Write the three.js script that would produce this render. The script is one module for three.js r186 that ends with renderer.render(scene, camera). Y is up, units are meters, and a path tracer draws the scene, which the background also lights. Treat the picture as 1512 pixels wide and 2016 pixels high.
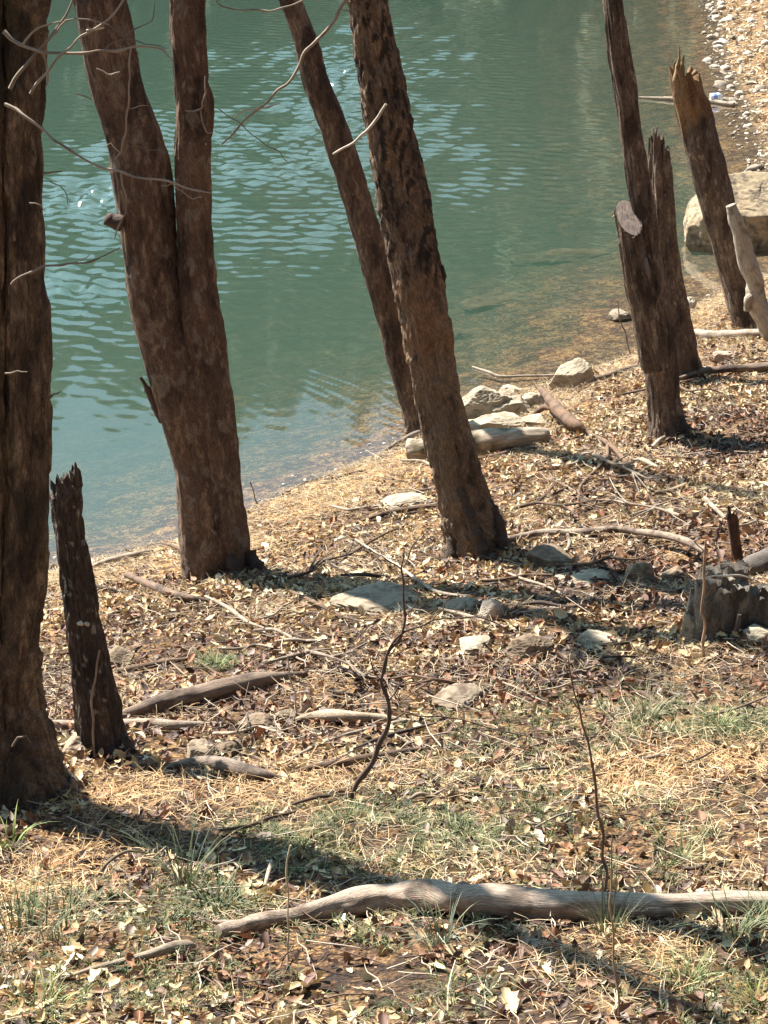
import * as THREE from 'three';
import { ImprovedNoise } from 'three/addons/math/ImprovedNoise.js';
import { mergeGeometries, mergeVertices } from 'three/addons/utils/BufferGeometryUtils.js';

// ---------------------------------------------------------------- camera, sky, sun, exposure
const scene = new THREE.Scene();
const EYE = 6, PITCH = THREE.MathUtils.degToRad(20), FOC = 4314, PW = 1512, PH = 2016;
const camera = new THREE.PerspectiveCamera(2 * Math.atan(PH / 2 / FOC) * 180 / Math.PI, PW / PH, 0.1, 600);
camera.position.set(0, EYE, 0);
camera.rotation.set(-PITCH, 0, 0);
camera.updateMatrixWorld(true);

const SUN_AZ = THREE.MathUtils.degToRad(56), SUN_EL = THREE.MathUtils.degToRad(44);
const sunDir = new THREE.Vector3(-Math.cos(SUN_AZ) * Math.cos(SUN_EL), Math.sin(SUN_EL), -Math.sin(SUN_AZ) * Math.cos(SUN_EL));
// clear air: pale at the horizon, deeper overhead, brighter round the sun; one even colour below the horizon
function clearSky(w, h) {
  const d = new Float32Array(w * h * 4);
  for (let j = 0; j < h; j++) for (let i = 0; i < w; i++) {
    const el = ((j + 0.5) / h - 0.5) * Math.PI, az = ((i + 0.5) / w - 0.5) * 2 * Math.PI, x = Math.cos(el) * Math.cos(az), y = Math.sin(el), z = Math.cos(el) * Math.sin(az), k = (j * w + i) * 4;
    const up = Math.max(0, y), air = Math.exp(-up * 3.2), g = Math.acos(Math.min(1, Math.max(-1, x * sunDir.x + y * sunDir.y + z * sunDir.z)));
    const glow = 7.4 * Math.exp(-g * 3.05) + 1.2 * Math.exp(-g * 9);
    const c = y < 0 ? [0.12, 0.12, 0.11] : [0.05 + 0.3 * air + 0.54 * glow, 0.13 + 0.42 * air + 0.84 * glow, 0.26 + 0.44 * air + 1.04 * glow];
    d[k] = c[0]; d[k + 1] = c[1]; d[k + 2] = c[2]; d[k + 3] = 1;
  }
  const t = new THREE.DataTexture(d, w, h, THREE.RGBAFormat, THREE.FloatType); t.mapping = THREE.EquirectangularReflectionMapping; t.magFilter = t.minFilter = THREE.LinearFilter; t.wrapS = THREE.RepeatWrapping; t.needsUpdate = true; return t;
}
scene.background = clearSky(512, 256);
scene.environment = scene.background;
scene.backgroundIntensity = scene.environmentIntensity = 0.25;
const sun = new THREE.DirectionalLight(new THREE.Color(1, 0.92, 0.8), 5);
sun.position.copy(sunDir).multiplyScalar(60);
sun.target.position.set(0, 0, -14);
sun.castShadow = true;
sun.shadow.mapSize.set(4096, 4096);
Object.assign(sun.shadow.camera, { left: -30, right: 30, top: 30, bottom: -30, near: 1, far: 160 });
scene.add(sun, sun.target);
const renderer = new THREE.WebGLRenderer({ antialias: true });
renderer.toneMapping = THREE.LinearToneMapping;
renderer.toneMappingExposure = 3.15;
renderer.shadowMap.enabled = true;

// ---------------------------------------------------------------- helpers
const V = (x, y, z) => new THREE.Vector3(x, y, z);
let seed = 20240217;
function rnd() { seed = (seed + 0x6D2B79F5) | 0; let t = Math.imul(seed ^ (seed >>> 15), 1 | seed); t = (t + Math.imul(t ^ (t >>> 7), 61 | t)) ^ t; return ((t ^ (t >>> 14)) >>> 0) / 4294967296; }
const rr = (a, b) => a + (b - a) * rnd();
const noiser = new ImprovedNoise();
const nz = (x, y, z) => noiser.noise(x + 131.7, y + 57.3, z + 211.9);
const fbm = (x, y, z, n = 4) => { let a = 0, w = 0.5; for (let i = 0; i < n; i++) { a += w * nz(x, y, z); x = x * 2.03 + 7.1; y = y * 2.03 + 3.7; z = z * 2.03 + 5.9; w *= 0.5; } return a; };
const clamp = (v, a, b) => Math.min(b, Math.max(a, v));
const smooth = (a, b, v) => { const t = clamp((v - a) / (b - a), 0, 1); return t * t * (3 - 2 * t); };
const mixc = (a, b, t) => [a[0] + (b[0] - a[0]) * t, a[1] + (b[1] - a[1]) * t, a[2] + (b[2] - a[2]) * t];
const taken = {};
const numbered = (n) => { const k = (taken[n] = (taken[n] ?? -1) + 1); return k ? `${n}_${String(k).padStart(3, '0')}` : n; };
function tag(o, label, category, group, kind) { o.userData = { label, category }; if (group) o.userData.group = group; if (kind) o.userData.kind = kind; return o; }
function mesh(name, geo, mat, parent) { const m = new THREE.Mesh(geo, mat); m.name = name; m.castShadow = m.receiveShadow = true; if (parent) parent.add(m); return m; }
function base(name, p, label, category, group) { const g = new THREE.Group(); g.name = numbered(name); g.position.copy(p); tag(g, label, category, group); scene.add(g); return g; }

// ---------------------------------------------------------------- lie of the land: lake outline in plan (x, z)
const cs = Math.cos(PITCH), sn = Math.sin(PITCH);
const ray = (px, py) => { const x = (px - PW / 2) / FOC, y = -(py - PH / 2) / FOC; return V(x, y * cs - sn, -y * sn - cs); };
const LAKE = [[-60, -4], [-30, -9], [-12, -12.6], [-6.5, -13.8], [-3.87, -14.64], [-2.84, -15.04], [-2.19, -15.4], [-1.61, -15.83], [-1.09, -16.55], [-0.45, -17.4], [0.33, -18.5], [0.77, -19.3],
  [1.17, -19.75], [1.67, -20.2], [2.22, -20.8], [2.78, -21.5], [3.24, -22.8], [3.85, -23.9], [4.6, -24.7], [5.6, -26.4], [5.9, -28.4], [5.35, -30.1], [5.62, -33], [5.95, -36.3], [6.3, -40.8],
  [7.4, -50], [9.5, -58], [16, -70], [18, -80], [0, -84], [-30, -82], [-60, -76], [-80, -66], [-95, -40]];
function shore(x, z) {           // metres inland of the water's edge, negative out in the lake
  let best = 1e9, inside = false;
  for (let i = 0, j = LAKE.length - 1; i < LAKE.length; j = i++) {
    const [ax, az] = LAKE[j], [bx, bz] = LAKE[i], ex = bx - ax, ez = bz - az;
    const t = clamp(((x - ax) * ex + (z - az) * ez) / (ex * ex + ez * ez), 0, 1), dx = x - ax - t * ex, dz = z - az - t * ez, d = dx * dx + dz * dz;
    if (d < best) best = d;
    if ((az > z) !== (bz > z) && x < (bx - ax) * (z - az) / (bz - az) + ax) inside = !inside;
  }
  return (inside ? -1 : 1) * Math.sqrt(best);
}
function ground(x, z) {
  let s = shore(x, z);
  if (s > 60 && z > -60) s = 60;
  s += 0.07 * nz(x * 1.3, 0.3, z * 1.3) + 0.03 * nz(x * 4.3, 5.3, z * 4.3);
  if (s < 0) { const k = 0.17 - 0.1 * smooth(-0.5, 2.5, x) * smooth(-30, -22, z) - 0.05 * smooth(-22, -30, z) * smooth(1, 4, x), d = 1.7 * (1 - Math.exp(k * s / 1.7)); return -d + 0.03 * nz(x * 2.1, 9, z * 2.1) * smooth(0, 0.6, -s); }
  const fade = smooth(0, 1.2, s);
  let y = 0.2 * Math.min(s, 15) + 0.12 * Math.max(0, s - 15) + (z > -30 ? 0.33 * Math.max(0, s - 18) : 0);
  y += fade * (0.11 * fbm(x * 0.55, 2, z * 0.55, 2) + 0.05 * fbm(x * 2.2, 8, z * 2.2, 3));
  if (z < -52) y += smooth(-52, -78, z) * 0.4 * Math.min(s, 50);
  return y;
}
// the place where a sight line meets the ground (or a level `off` above it); `far` is measured along the view axis
function spot(px, py, off = 0) {
  const d = ray(px, py); let a = 3, b = 3;
  for (; b < 90; b += 0.06) { if (EYE + d.y * b < ground(d.x * b, d.z * b) + off) break; a = b; }
  for (let i = 0; i < 18; i++) { const m = (a + b) / 2; if (EYE + d.y * m < ground(d.x * m, d.z * m) + off) b = m; else a = m; }
  return V(d.x * b, EYE + d.y * b, d.z * b);
}
const onWater = (px, py, y = 0) => { const d = ray(px, py), t = (y - EYE) / d.y; return V(d.x * t, y, d.z * t); };
const atZ = (px, py, z) => { const d = ray(px, py), t = z / d.z; return V(d.x * t, EYE + d.y * t, z); };
const metres = (w, p) => w * (p.z * -cs + (EYE - p.y) * sn) / FOC;      // size of w photo pixels at a point

// ---------------------------------------------------------------- textures (grain, never things)
function dataTex(size, f, srgb) {
  const d = new Uint8Array(size * size * 4);
  for (let y = 0; y < size; y++) for (let x = 0; x < size; x++) { const c = f(x / size, y / size), k = (y * size + x) * 4; for (let i = 0; i < 3; i++) d[k + i] = clamp(Math.round(255 * (Array.isArray(c) ? c[i] : c)), 0, 255); d[k + 3] = 255; }
  const t = new THREE.DataTexture(d, size, size);
  t.wrapS = t.wrapT = THREE.RepeatWrapping; t.magFilter = THREE.LinearFilter; t.minFilter = THREE.LinearMipmapLinearFilter; t.generateMipmaps = true;
  if (srgb) t.colorSpace = THREE.SRGBColorSpace;
  t.needsUpdate = true; return t;
}
// seamless noise: wrapped on two circles
const wrap = (u, v, fu, fv, s) => { const A = u * 2 * Math.PI, B = v * 2 * Math.PI; return nz(Math.cos(A) * fu + s, Math.sin(A) * fu + Math.cos(B) * fv, Math.sin(B) * fv + s * 1.7); };
const hash = (i, j, k) => { let h = Math.imul(i, 374761393) ^ Math.imul(j, 668265263) ^ Math.imul(k, 1274126177); h = Math.imul(h ^ (h >>> 13), 1274126177); return ((h ^ (h >>> 16)) >>> 0) / 4294967296; };
const tile = (u, v, f, k) => { const x = u * f, y = v * f, i = Math.floor(x), j = Math.floor(y), a = x - i, b = y - j, p = a * a * (3 - 2 * a), q = b * b * (3 - 2 * b), m = (n) => ((n % f) + f) % f, h = (di, dj) => hash(m(i + di), m(j + dj), k); return 2 * ((h(0, 0) * (1 - p) + h(1, 0) * p) * (1 - q) + (h(0, 1) * (1 - p) + h(1, 1) * p) * q) - 1; };
const barkRelief = dataTex(512, (u, v) => { let r = 0; r += 0.5 * (1 - Math.abs(wrap(u, v, 5, 1.6, 3)) * 2.2); r += 0.3 * (1 - Math.abs(wrap(u, v, 11, 4, 9)) * 2); r += 0.2 * wrap(u, v, 26, 15, 17); return clamp(r * 0.8 + 0.1, 0, 1); });
const barkGrain = dataTex(512, (u, v) => { const r = 0.78 + 0.2 * wrap(u, v, 7, 2.4, 21) + 0.22 * wrap(u, v, 17, 7, 33) + 0.16 * wrap(u, v, 34, 24, 41); return [r, r * 0.985, r * 0.97]; }, true);
const woodRelief = dataTex(512, (u, v) => clamp(0.5 + 0.5 * wrap(u, v, 14, 0.8, 5) + 0.35 * wrap(u, v, 30, 2.2, 15), 0, 1));
const woodGrain = dataTex(512, (u, v) => { const r = 0.8 + 0.22 * wrap(u, v, 13, 0.9, 25) + 0.2 * wrap(u, v, 28, 3, 36) + 0.1 * wrap(u, v, 30, 24, 43); return [r, r * 0.98, r * 0.96]; }, true);
const soilGrain = dataTex(1024, (u, v) => {
  const a = tile(u, v, 18, 51), b = tile(u, v, 51, 61), c = tile(u, v, 114, 71), d = tile(u, v, 180, 81);
  const t = clamp(0.5 + 0.5 * a + 0.7 * b + 0.6 * c, 0, 1), g = 1 + 0.35 * d;
  const k = mixc([0.42, 0.33, 0.25], [0.86, 0.75, 0.58], t); return [k[0] * g, k[1] * g, k[2] * g];
}, true);
const soilRelief = dataTex(1024, (u, v) => clamp(0.5 + 0.3 * tile(u, v, 51, 91) + 0.4 * tile(u, v, 114, 95) + 0.3 * tile(u, v, 180, 97), 0, 1));

const barkMat = new THREE.MeshStandardMaterial({ vertexColors: true, map: barkGrain, bumpMap: barkRelief, bumpScale: 0.006, roughness: 0.92 });
const woodMat = new THREE.MeshStandardMaterial({ vertexColors: true, map: woodGrain, bumpMap: woodRelief, bumpScale: 0.003, roughness: 0.85 });
const stoneMat = new THREE.MeshStandardMaterial({ vertexColors: true, roughness: 0.93 });
const twigMat = new THREE.MeshStandardMaterial({ vertexColors: true, roughness: 0.85 });

// ---------------------------------------------------------------- round wood: a swept, uneven tube. pts: [{p, r}]; uv in metres / 0.25
function spline(vals, t) { const n = vals.length - 1, f = clamp(t, 0, 1) * n, i = Math.min(n - 1, Math.floor(f)), u = f - i; const a = vals[Math.max(0, i - 1)], b = vals[i], c = vals[i + 1], d = vals[Math.min(n, i + 2)]; return 0.5 * (2 * b + (c - a) * u + (2 * a - 5 * b + 4 * c - d) * u * u + (3 * b - a - 3 * c + d) * u * u * u); }
function tube(pts, o = {}) {
  const { seg = 10, step = 0.05, relief = () => 0, color = () => [0.3, 0.2, 0.15], ragged = 0, hollow = 0, origin = V(0, 0, 0), uvScale = 4, capTone, slant } = o;
  let P = pts.map((q) => q.p), R = pts.map((q) => q.r);
  const curve = new THREE.CatmullRomCurve3(P, false, 'centripetal'), L = curve.getLength(), n = Math.max(2, Math.ceil(L / step));
  const span = P[P.length - 1].clone().sub(P[0]).normalize(), ref = Math.abs(span.y) < 0.75 ? V(0, 1, 0) : V(0, 0, 1);
  const pos = [], uv = [], col = [], idx = [];
  for (let i = 0; i <= n; i++) {
    const t = i / n, c = curve.getPoint(t), T = curve.getTangent(t), A = V().crossVectors(ref, T).normalize(), B = V().crossVectors(T, A).normalize(), r0 = Math.max(0.0004, spline(R, t));
    for (let j = 0; j <= seg; j++) {
      const th = (j % seg) / seg * Math.PI * 2, ct = Math.cos(th), st = Math.sin(th);
      const r = r0 + relief(ct * r0, t * L, st * r0, r0, t, th);
      const p = c.clone().addScaledVector(A, ct * r).addScaledVector(B, st * r);
      if (ragged && t > 0.9) p.addScaledVector(T, ragged * (t - 0.9) * 10 * (nz(ct * 1.6 + 40, st * 1.6, 3) + 0.35 * nz(ct * 4, st * 4 + 20, 8)));
      if (slant && t > 0.8) p.addScaledVector(T, -slant[3] * smooth(0.8, 1, t) * ((p.x - c.x) * slant[0] + (p.y - c.y) * slant[1] + (p.z - c.z) * slant[2]));
      pos.push(p.x - origin.x, p.y - origin.y, p.z - origin.z);
      uv.push(j / seg * 2 * Math.PI * r0 * uvScale, t * L * uvScale);
      col.push(...color(p, t, th, t * L, ct, st));
    }
  }
  const w = seg + 1;
  for (let i = 0; i < n; i++) for (let j = 0; j < seg; j++) { const a = i * w + j, b = a + w; idx.push(a, b, a + 1, b, b + 1, a + 1); }
  for (const [row, flip] of [[0, 1], [n, 0]]) {                              // rounded or splintered ends
    const k = pos.length / 3, c = curve.getPoint(row / n), T = curve.getTangent(row / n), out = row ? (ragged ? -hollow : slant ? -0.03 : Math.max(0.0004, R[R.length - 1]) * 0.25) : -R[0] * 0.25;
    c.addScaledVector(T, out); const cc = capTone ?? color(c, row / n, 0, row / n * L, 0, 0);
    for (let j = 0; j <= seg; j++) { const q = (row * w + j) * 3; pos.push(pos[q], pos[q + 1], pos[q + 2]); uv.push(Math.cos(j / seg * 6.283) * R[0] * uvScale, Math.sin(j / seg * 6.283) * R[0] * uvScale); col.push(...cc); }
    pos.push(c.x - origin.x, c.y - origin.y, c.z - origin.z); uv.push(0, 0); col.push(...cc);
    for (let j = 0; j < seg; j++) flip ? idx.push(k + j, k + j + 1, k + seg + 1) : idx.push(k + j + 1, k + j, k + seg + 1);
  }
  const g = new THREE.BufferGeometry();
  g.setAttribute('position', new THREE.Float32BufferAttribute(pos, 3)); g.setAttribute('uv', new THREE.Float32BufferAttribute(uv, 2)); g.setAttribute('color', new THREE.Float32BufferAttribute(col, 3));
  g.setIndex(idx); g.computeVertexNormals();
  const nn = g.attributes.normal;                                            // close the seam of the side
  for (let i = 0; i <= n; i++) { const a = i * w, b = a + seg, x = nn.getX(a) + nn.getX(b), y = nn.getY(a) + nn.getY(b), z = nn.getZ(a) + nn.getZ(b), l = Math.hypot(x, y, z) || 1; nn.setXYZ(a, x / l, y / l, z / l); nn.setXYZ(b, x / l, y / l, z / l); }
  return g;
}
// bark kinds: tones (linear), how furrowed
const BARK = {
  furrowed: { a: [0.165, 0.118, 0.085], b: [0.06, 0.043, 0.034], c: [0.34, 0.255, 0.185], deep: 0.015, fr: 34, fl: 5 },
  smooth: { a: [0.177, 0.112, 0.081], b: [0.068, 0.042, 0.032], c: [0.366, 0.256, 0.183], deep: 0.008, fr: 24, fl: 5 },
  scaly: { a: [0.244, 0.165, 0.112], b: [0.07, 0.046, 0.035], c: [0.415, 0.293, 0.201], deep: 0.016, fr: 28, fl: 8 },
  rotten: { a: [0.075, 0.052, 0.045], b: [0.035, 0.026, 0.025], c: [0.16, 0.12, 0.1], deep: 0.013, fr: 34, fl: 6 },
  grey: { a: [0.207, 0.146, 0.110], b: [0.08, 0.055, 0.043], c: [0.415, 0.317, 0.244], deep: 0.012, fr: 34, fl: 2.4 },
};
function barkLook(kind, s, extra) {
  const k = BARK[kind];
  return {
    relief: (x, l, z, r, t, th) => {
      const ridge = Math.abs(nz(x * k.fr + s, l * k.fl, z * k.fr)) * 2.2, fine = nz(x * k.fr * 2.7, l * k.fl * 2.6 + s, z * k.fr * 2.7);
      const flute = o_flute(x, z, l, r, s) + 0.2 * Math.exp(-Math.max(0, l - 0.2) / 0.13) * Math.sin(Math.atan2(z, x) * 5 + s * 1.3 + 0.8 * nz(x * 9, s, z * 9));
      const plate = nz(x * k.fr * 0.5 + 5, l * k.fl * 0.6 + s, z * k.fr * 0.5);
      return k.deep * (clamp(ridge, 0, 1) - 0.5 + 0.5 * fine + 0.7 * smooth(0.02, 0.08, plate)) + r * (0.12 * nz(x * 4 / Math.max(r * 5, 1), l * 2.2 + s, z * 4 / Math.max(r * 5, 1)) + flute);
    },
    color: (p, t, th, l, ct, st) => {
      const f1 = fbm(p.x * 9 + s, p.y * 3, p.z * 9, 4), f2 = fbm(p.x * 30, p.y * 9 + s, p.z * 30, 3);
      let c = mixc(k.a, k.b, smooth(-0.02, 0.3, f1 + 0.4 * f2)); c = mixc(c, k.c, smooth(0.08, 0.34, f2 - 0.7 * f1));
      return extra ? extra(c, p, t, th, l) : c;
    },
  };
}
const o_flute = (x, z, l, r, s) => { const th = Math.atan2(z, x); return 0.05 * Math.sin(3 * th + s + l * 0.3) + 0.03 * Math.sin(5 * th - s * 2 + l * 0.5); };
// a standing trunk: photo centreline points (px, py, width in px), leaning `lean` metres along z per metre of height
function stemPoints(cl, root, lean) { return cl.map(([px, py, w]) => { let z = root.z, p; for (let k = 0; k < 6; k++) { p = atZ(px, py, z); z = root.z + lean * (p.y - root.y); } return { p, r: metres(w, p) / 2 }; }); }
function flare(pts, root, extra = 1.25) {    // from the last (lowest) point down into the soil
  const low = pts[0]; return [{ p: V(low.p.x + (root.x - low.p.x), root.y - 0.22, low.p.z), r: low.r * extra * 1.15 }, { p: V(root.x, root.y - 0.02, low.p.z), r: low.r * extra }, ...pts];
}
function crownPoints(pts, top, dx, dz) {     // carry a trunk on above the frame
  const a = pts[pts.length - 1], out = [...pts]; const n = 5; out.fine = pts.length;
  for (let i = 1; i <= n; i++) { const f = i / n; out.push({ p: V(a.p.x + dx * f, a.p.y + (top - a.p.y) * f, a.p.z + dz * f), r: a.r * (1 - 0.82 * f) }); }
  return out;
}
const greyTwig = [0.3, 0.25, 0.2];
// bare limbs and twigs of the crown, above what the photograph shows
function bareCrown(root, trunkPts, count, spread, tone) {
  const list = [], c = () => mixc(tone, greyTwig, 0.3);
  const grow = (p, d, r, len, depth) => {
    const pts = [{ p: p.clone(), r }]; let q = p.clone(), dir = d.clone();
    for (let i = 1; i <= 3; i++) { dir.add(V(rr(-0.25, 0.25), rr(-0.05, 0.22), rr(-0.25, 0.25))).normalize(); q = q.clone().addScaledVector(dir, len / 3); pts.push({ p: q, r: r * (1 - 0.27 * i) }); }
    list.push(tube(pts, { seg: depth > 1 ? 4 : 6, step: len / 4, color: c, origin: root }));
    if (depth < 3) for (let i = 0; i < 3; i++) { const k = 1 + Math.floor(rnd() * 3); grow(pts[k].p, dir.clone().add(V(rr(-0.9, 0.9), rr(-0.2, 0.6), rr(-0.9, 0.9))).normalize(), pts[k].r * 0.7, len * rr(0.45, 0.7), depth + 1); }
  };
  for (let i = 0; i < count; i++) { const k = trunkPts.length - 1 - (i % 4), a = rr(0, 6.28); grow(trunkPts[k].p, V(Math.cos(a) * spread, rr(0.5, 1), Math.sin(a) * spread).normalize(), trunkPts[k].r * 0.55 + 0.01, rr(1.2, 2.2), 1); }
  return mergeGeometries(list);
}
const kinked = (cl) => cl.flatMap((a, i) => { const b = cl[i + 1]; if (!b) return [a]; const t = rr(0.35, 0.65), k = rr(-0.09, 0.09), m = a.map((v, j) => v + ((b[j] ?? 0) - v) * t); m[0] += -(b[1] - a[1]) * k; m[1] += (b[0] - a[0]) * k; return [a, m]; });
// a bare branch given by photo points at distance z (or a list of z): side shoots are sub-parts
function branch(name, cl, z, root, parent, tone, mat = twigMat, dz = 0) {
  if (mat === twigMat) cl = kinked(cl);
  const pts = cl.map(([px, py, w], i) => { const p = atZ(px, py, z + dz * i * (mat === twigMat ? 0.5 : 1)); return { p, r: Math.max(0.0013, metres(mat === twigMat ? w * 0.66 : w, p) / 2) }; });
  const s = rr(0, 50);
  return mesh(name, tube(pts, { seg: 7, step: 0.025, origin: root, relief: (x, l, zz, r) => r * (0.25 * nz(x * 40, l * 22 + s, zz * 40) + 0.45 * Math.max(0, Math.sin(l * 52 + s)) ** 10), color: (p) => mixc(tone, mixc(tone, [0.09, 0.065, 0.05], 0.6), smooth(-0.05, 0.35, fbm(p.x * 9 + s, p.y * 9, p.z * 9, 3))) }), mat, parent);
}
console.log('helpers ready');

// ---------------------------------------------------------------- ground, lake bed, far hill
{
  const grid = (x0, x1, z0, z1, cell, drop, skip) => {
    const nx = Math.round((x1 - x0) / cell), nzz = Math.round((z1 - z0) / cell), pos = [], uv = [], col = [], idx = [];
    for (let j = 0; j <= nzz; j++) for (let i = 0; i <= nx; i++) {
      const x = x0 + i * cell, z = z0 + j * cell, y = ground(x, z) - drop;
      pos.push(x, y, z); uv.push(x / 1.6, z / 1.6);
      const a = fbm(x * 0.9, 3, z * 0.9, 3), b = fbm(x * 3.1, 6, z * 3.1, 3);
      const inland = smooth(0.5, 2.6, shore(x, z) + 2.4 * a); let c = mixc(mixc([0.6, 0.47, 0.31], [0.4, 0.3, 0.19], smooth(-0.15, 0.3, b)), mixc([0.27, 0.205, 0.145], [0.1, 0.071, 0.053], smooth(-0.15, 0.3, a + 0.5 * b)), inland);
      if (y < 0.02) c = mixc(c, [0.16, 0.14, 0.098], 0.75 + 0.25 * smooth(-0.2, 0.2, b));     // wet silt and algae below the water line
      if (z < -26 && x > 4 && y > 0.02) c = mixc(c, [0.42, 0.36, 0.28], 0.7);                 // stony grey bank on the far right
      if (z < -62) c = [0.1, 0.085, 0.05];                                                  // leaf mould under the far wood
      col.push(...c);
    }
    for (let j = 0; j < nzz; j++) for (let i = 0; i < nx; i++) {
      const a = j * (nx + 1) + i, b = a + nx + 1;
      if (skip && skip(x0 + (i + 0.5) * cell, z0 + (j + 0.5) * cell)) continue;
      idx.push(a, b, a + 1, b, b + 1, a + 1);
    }
    const g = new THREE.BufferGeometry();
    g.setAttribute('position', new THREE.Float32BufferAttribute(pos, 3)); g.setAttribute('uv', new THREE.Float32BufferAttribute(uv, 2)); g.setAttribute('color', new THREE.Float32BufferAttribute(col, 3));
    g.setIndex(idx); g.computeVertexNormals(); return g;
  };
  const soil = new THREE.MeshStandardMaterial({ vertexColors: true, map: soilGrain, bumpMap: soilRelief, bumpScale: 0.015, roughness: 0.97 });
  const near = grid(-14, 14, -58, 4, 0.1, 0, (x, z) => (z < -30 && (x < -2 || x > 13)) || (x < -9 && z < -16) || shore(x, z) < -9);
  const wide = grid(-180, 180, -240, 90, 3, 0.35, (x, z) => shore(x, z) < -14);
  var groundThing = mesh('ground', mergeGeometries([near, wide]), soil, scene);
  tag(groundThing, 'leaf-strewn bank of tan soil sloping down into the lake', 'ground', null, 'structure');
}
console.log('ground ready');

// ---------------------------------------------------------------- water: rippled surface over thin layers of suspended silt
{
  const gusts = [[720, 150, 190, 110, 1], [600, 290, 320, 110, 1], [220, 400, 260, 120, 1], [330, 300, 200, 80, 0.7], [140, 560, 140, 60, 0.9], [880, 355, 120, 40, 0.55], [560, 440, 200, 60, 0.6], [500, 120, 120, 60, 0.55]].map(([px, py, hw, hh, k]) => {
    const c = onWater(px, py); return { x: c.x, z: c.z, rx: hw / FOC * Math.hypot(c.z, EYE), rz: Math.abs(onWater(px, py - hh).z - onWater(px, py + hh).z) / 2, k };
  });
  const swells = [[520, 770, 190, 60, 1], [760, 800, 140, 50, 0.9], [250, 650, 200, 60, 0.6], [560, 600, 160, 60, 0.55], [420, 880, 190, 70, 0.55], [180, 900, 120, 90, 0.3], [1150, 480, 300, 150, 0.16]].map(([px, py, hw, hh, k]) => {
    const c = onWater(px, py); return { x: c.x, z: c.z, rx: hw / FOC * Math.hypot(c.z, EYE), rz: Math.abs(onWater(px, py - hh).z - onWater(px, py + hh).z) / 2, k };
  });
  const field = (list, x, z) => { let m = 0; for (const g of list) { const d = ((x - g.x) / g.rx) ** 2 + ((z - g.z) / g.rz) ** 2; if (d < 6) m = Math.max(m, g.k * Math.exp(-d * 0.9)); } return m; };
  const waves = []; for (let i = 0; i < 22; i++) { const a = rr(-1.5, 1.5) + 1.4, l = rr(0.12, 0.46); waves.push([Math.cos(a) * 6.283 / l, Math.sin(a) * 6.283 / l, rr(0, 6.28), l * rr(0.6, 1)]); }
  const height = (x, z) => {
    const g = field(gusts, x, z), w = field(swells, x, z), m = clamp(0.55 + 2.2 * fbm(x * 1.1, 4, z * 0.6, 3), 0, 1.3);
    let y = 0;
    const ga = 0.029 * g * (0.3 + 1.1 * m) + 0.0002 + 0.0004 * smooth(-0.1, 0.3, nz(x * 0.3, 1, z * 0.3));
    let sum = 0; for (const [kx, kz, ph, a] of waves) sum += a * Math.sin(kx * x + kz * z + ph);
    y += ga * sum * 0.62;
    const u = 0.83 * x - 0.55 * z + 0.16 * nz(x * 0.6, 2, z * 0.6) * 2, v = 0.78 * x - 0.62 * z;
    const packet = smooth(-0.35, 0.4, nz(x * 0.8 + 9, 7, z * 0.6));
    y += (0.0015 * w * packet + 0.00022) * (Math.sin(u * 6.283 / 0.158) + 0.3 * Math.sin(v * 6.283 / 0.29 + 1.1) + 0.12 * Math.sin(u * 6.283 / 0.41 + 2));
    return y;
  };
  const x0 = -11, x1 = 10.5, z0 = -57, z1 = -13, cell = 0.042, nx = Math.round((x1 - x0) / cell), nn = Math.round((z1 - z0) / cell);
  const pos = new Float32Array((nx + 1) * (nn + 1) * 3), depth = new Float32Array((nx + 1) * (nn + 1));
  for (let j = 0, k = 0; j <= nn; j++) for (let i = 0; i <= nx; i++, k++) {
    const x = x0 + i * cell, z = z0 + j * cell, edge = Math.min(1, Math.min(i, nx - i, j, nn - j) / 20), halfW = 0.24 * Math.hypot(z, EYE) + 0.6;
    depth[k] = (i % 4 || j % 4) ? NaN : shore(x, z);
    pos[k * 3] = x; pos[k * 3 + 2] = z; pos[k * 3 + 1] = Math.abs(x) < halfW && edge > 0 ? edge * height(x, z) * smooth(halfW, halfW - 0.5, Math.abs(x)) : 0;
  }
  const idx = [];
  for (let j = 0; j < nn; j++) for (let i = 0; i < nx; i++) {
    const near = depth[(j - j % 4) * (nx + 1) + (i - i % 4)]; if (near > 0.7) continue;
    const a = j * (nx + 1) + i, b = a + nx + 1; idx.push(a, b, a + 1, b, b + 1, a + 1);
  }
  const fine = new THREE.BufferGeometry(); fine.setAttribute('position', new THREE.BufferAttribute(pos, 3)); fine.setIndex(idx); fine.computeVertexNormals();
  const flat = (a, b, c, d) => { const g = new THREE.BufferGeometry(); g.setAttribute('position', new THREE.Float32BufferAttribute([a, 0, c, b, 0, c, b, 0, d, a, 0, d], 3)); g.setAttribute('normal', new THREE.Float32BufferAttribute([0, 1, 0, 0, 1, 0, 0, 1, 0, 0, 1, 0], 3)); g.setIndex([0, 2, 1, 0, 3, 2]); return g; };
  const lake = new THREE.Group(); lake.name = 'water'; scene.add(lake);
  tag(lake, 'green lake water with wind ripples and clear brown shallows', 'water', null, 'structure');
  const clear = new THREE.MeshPhysicalMaterial({ color: 0xffffff, transmission: 1, thickness: 0, ior: 1.333, roughness: 0.035 });
  mesh('surface', mergeGeometries([fine, flat(-100, x0, -112, 0), flat(x1, 40, -112, 0), flat(x0, x1, -112, z0), flat(x0, x1, z1, 0)]), clear, lake);
  const tones = [0.07, 0.14, 0.22, 0.31, 0.41, 0.53, 0.68, 0.9];
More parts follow.
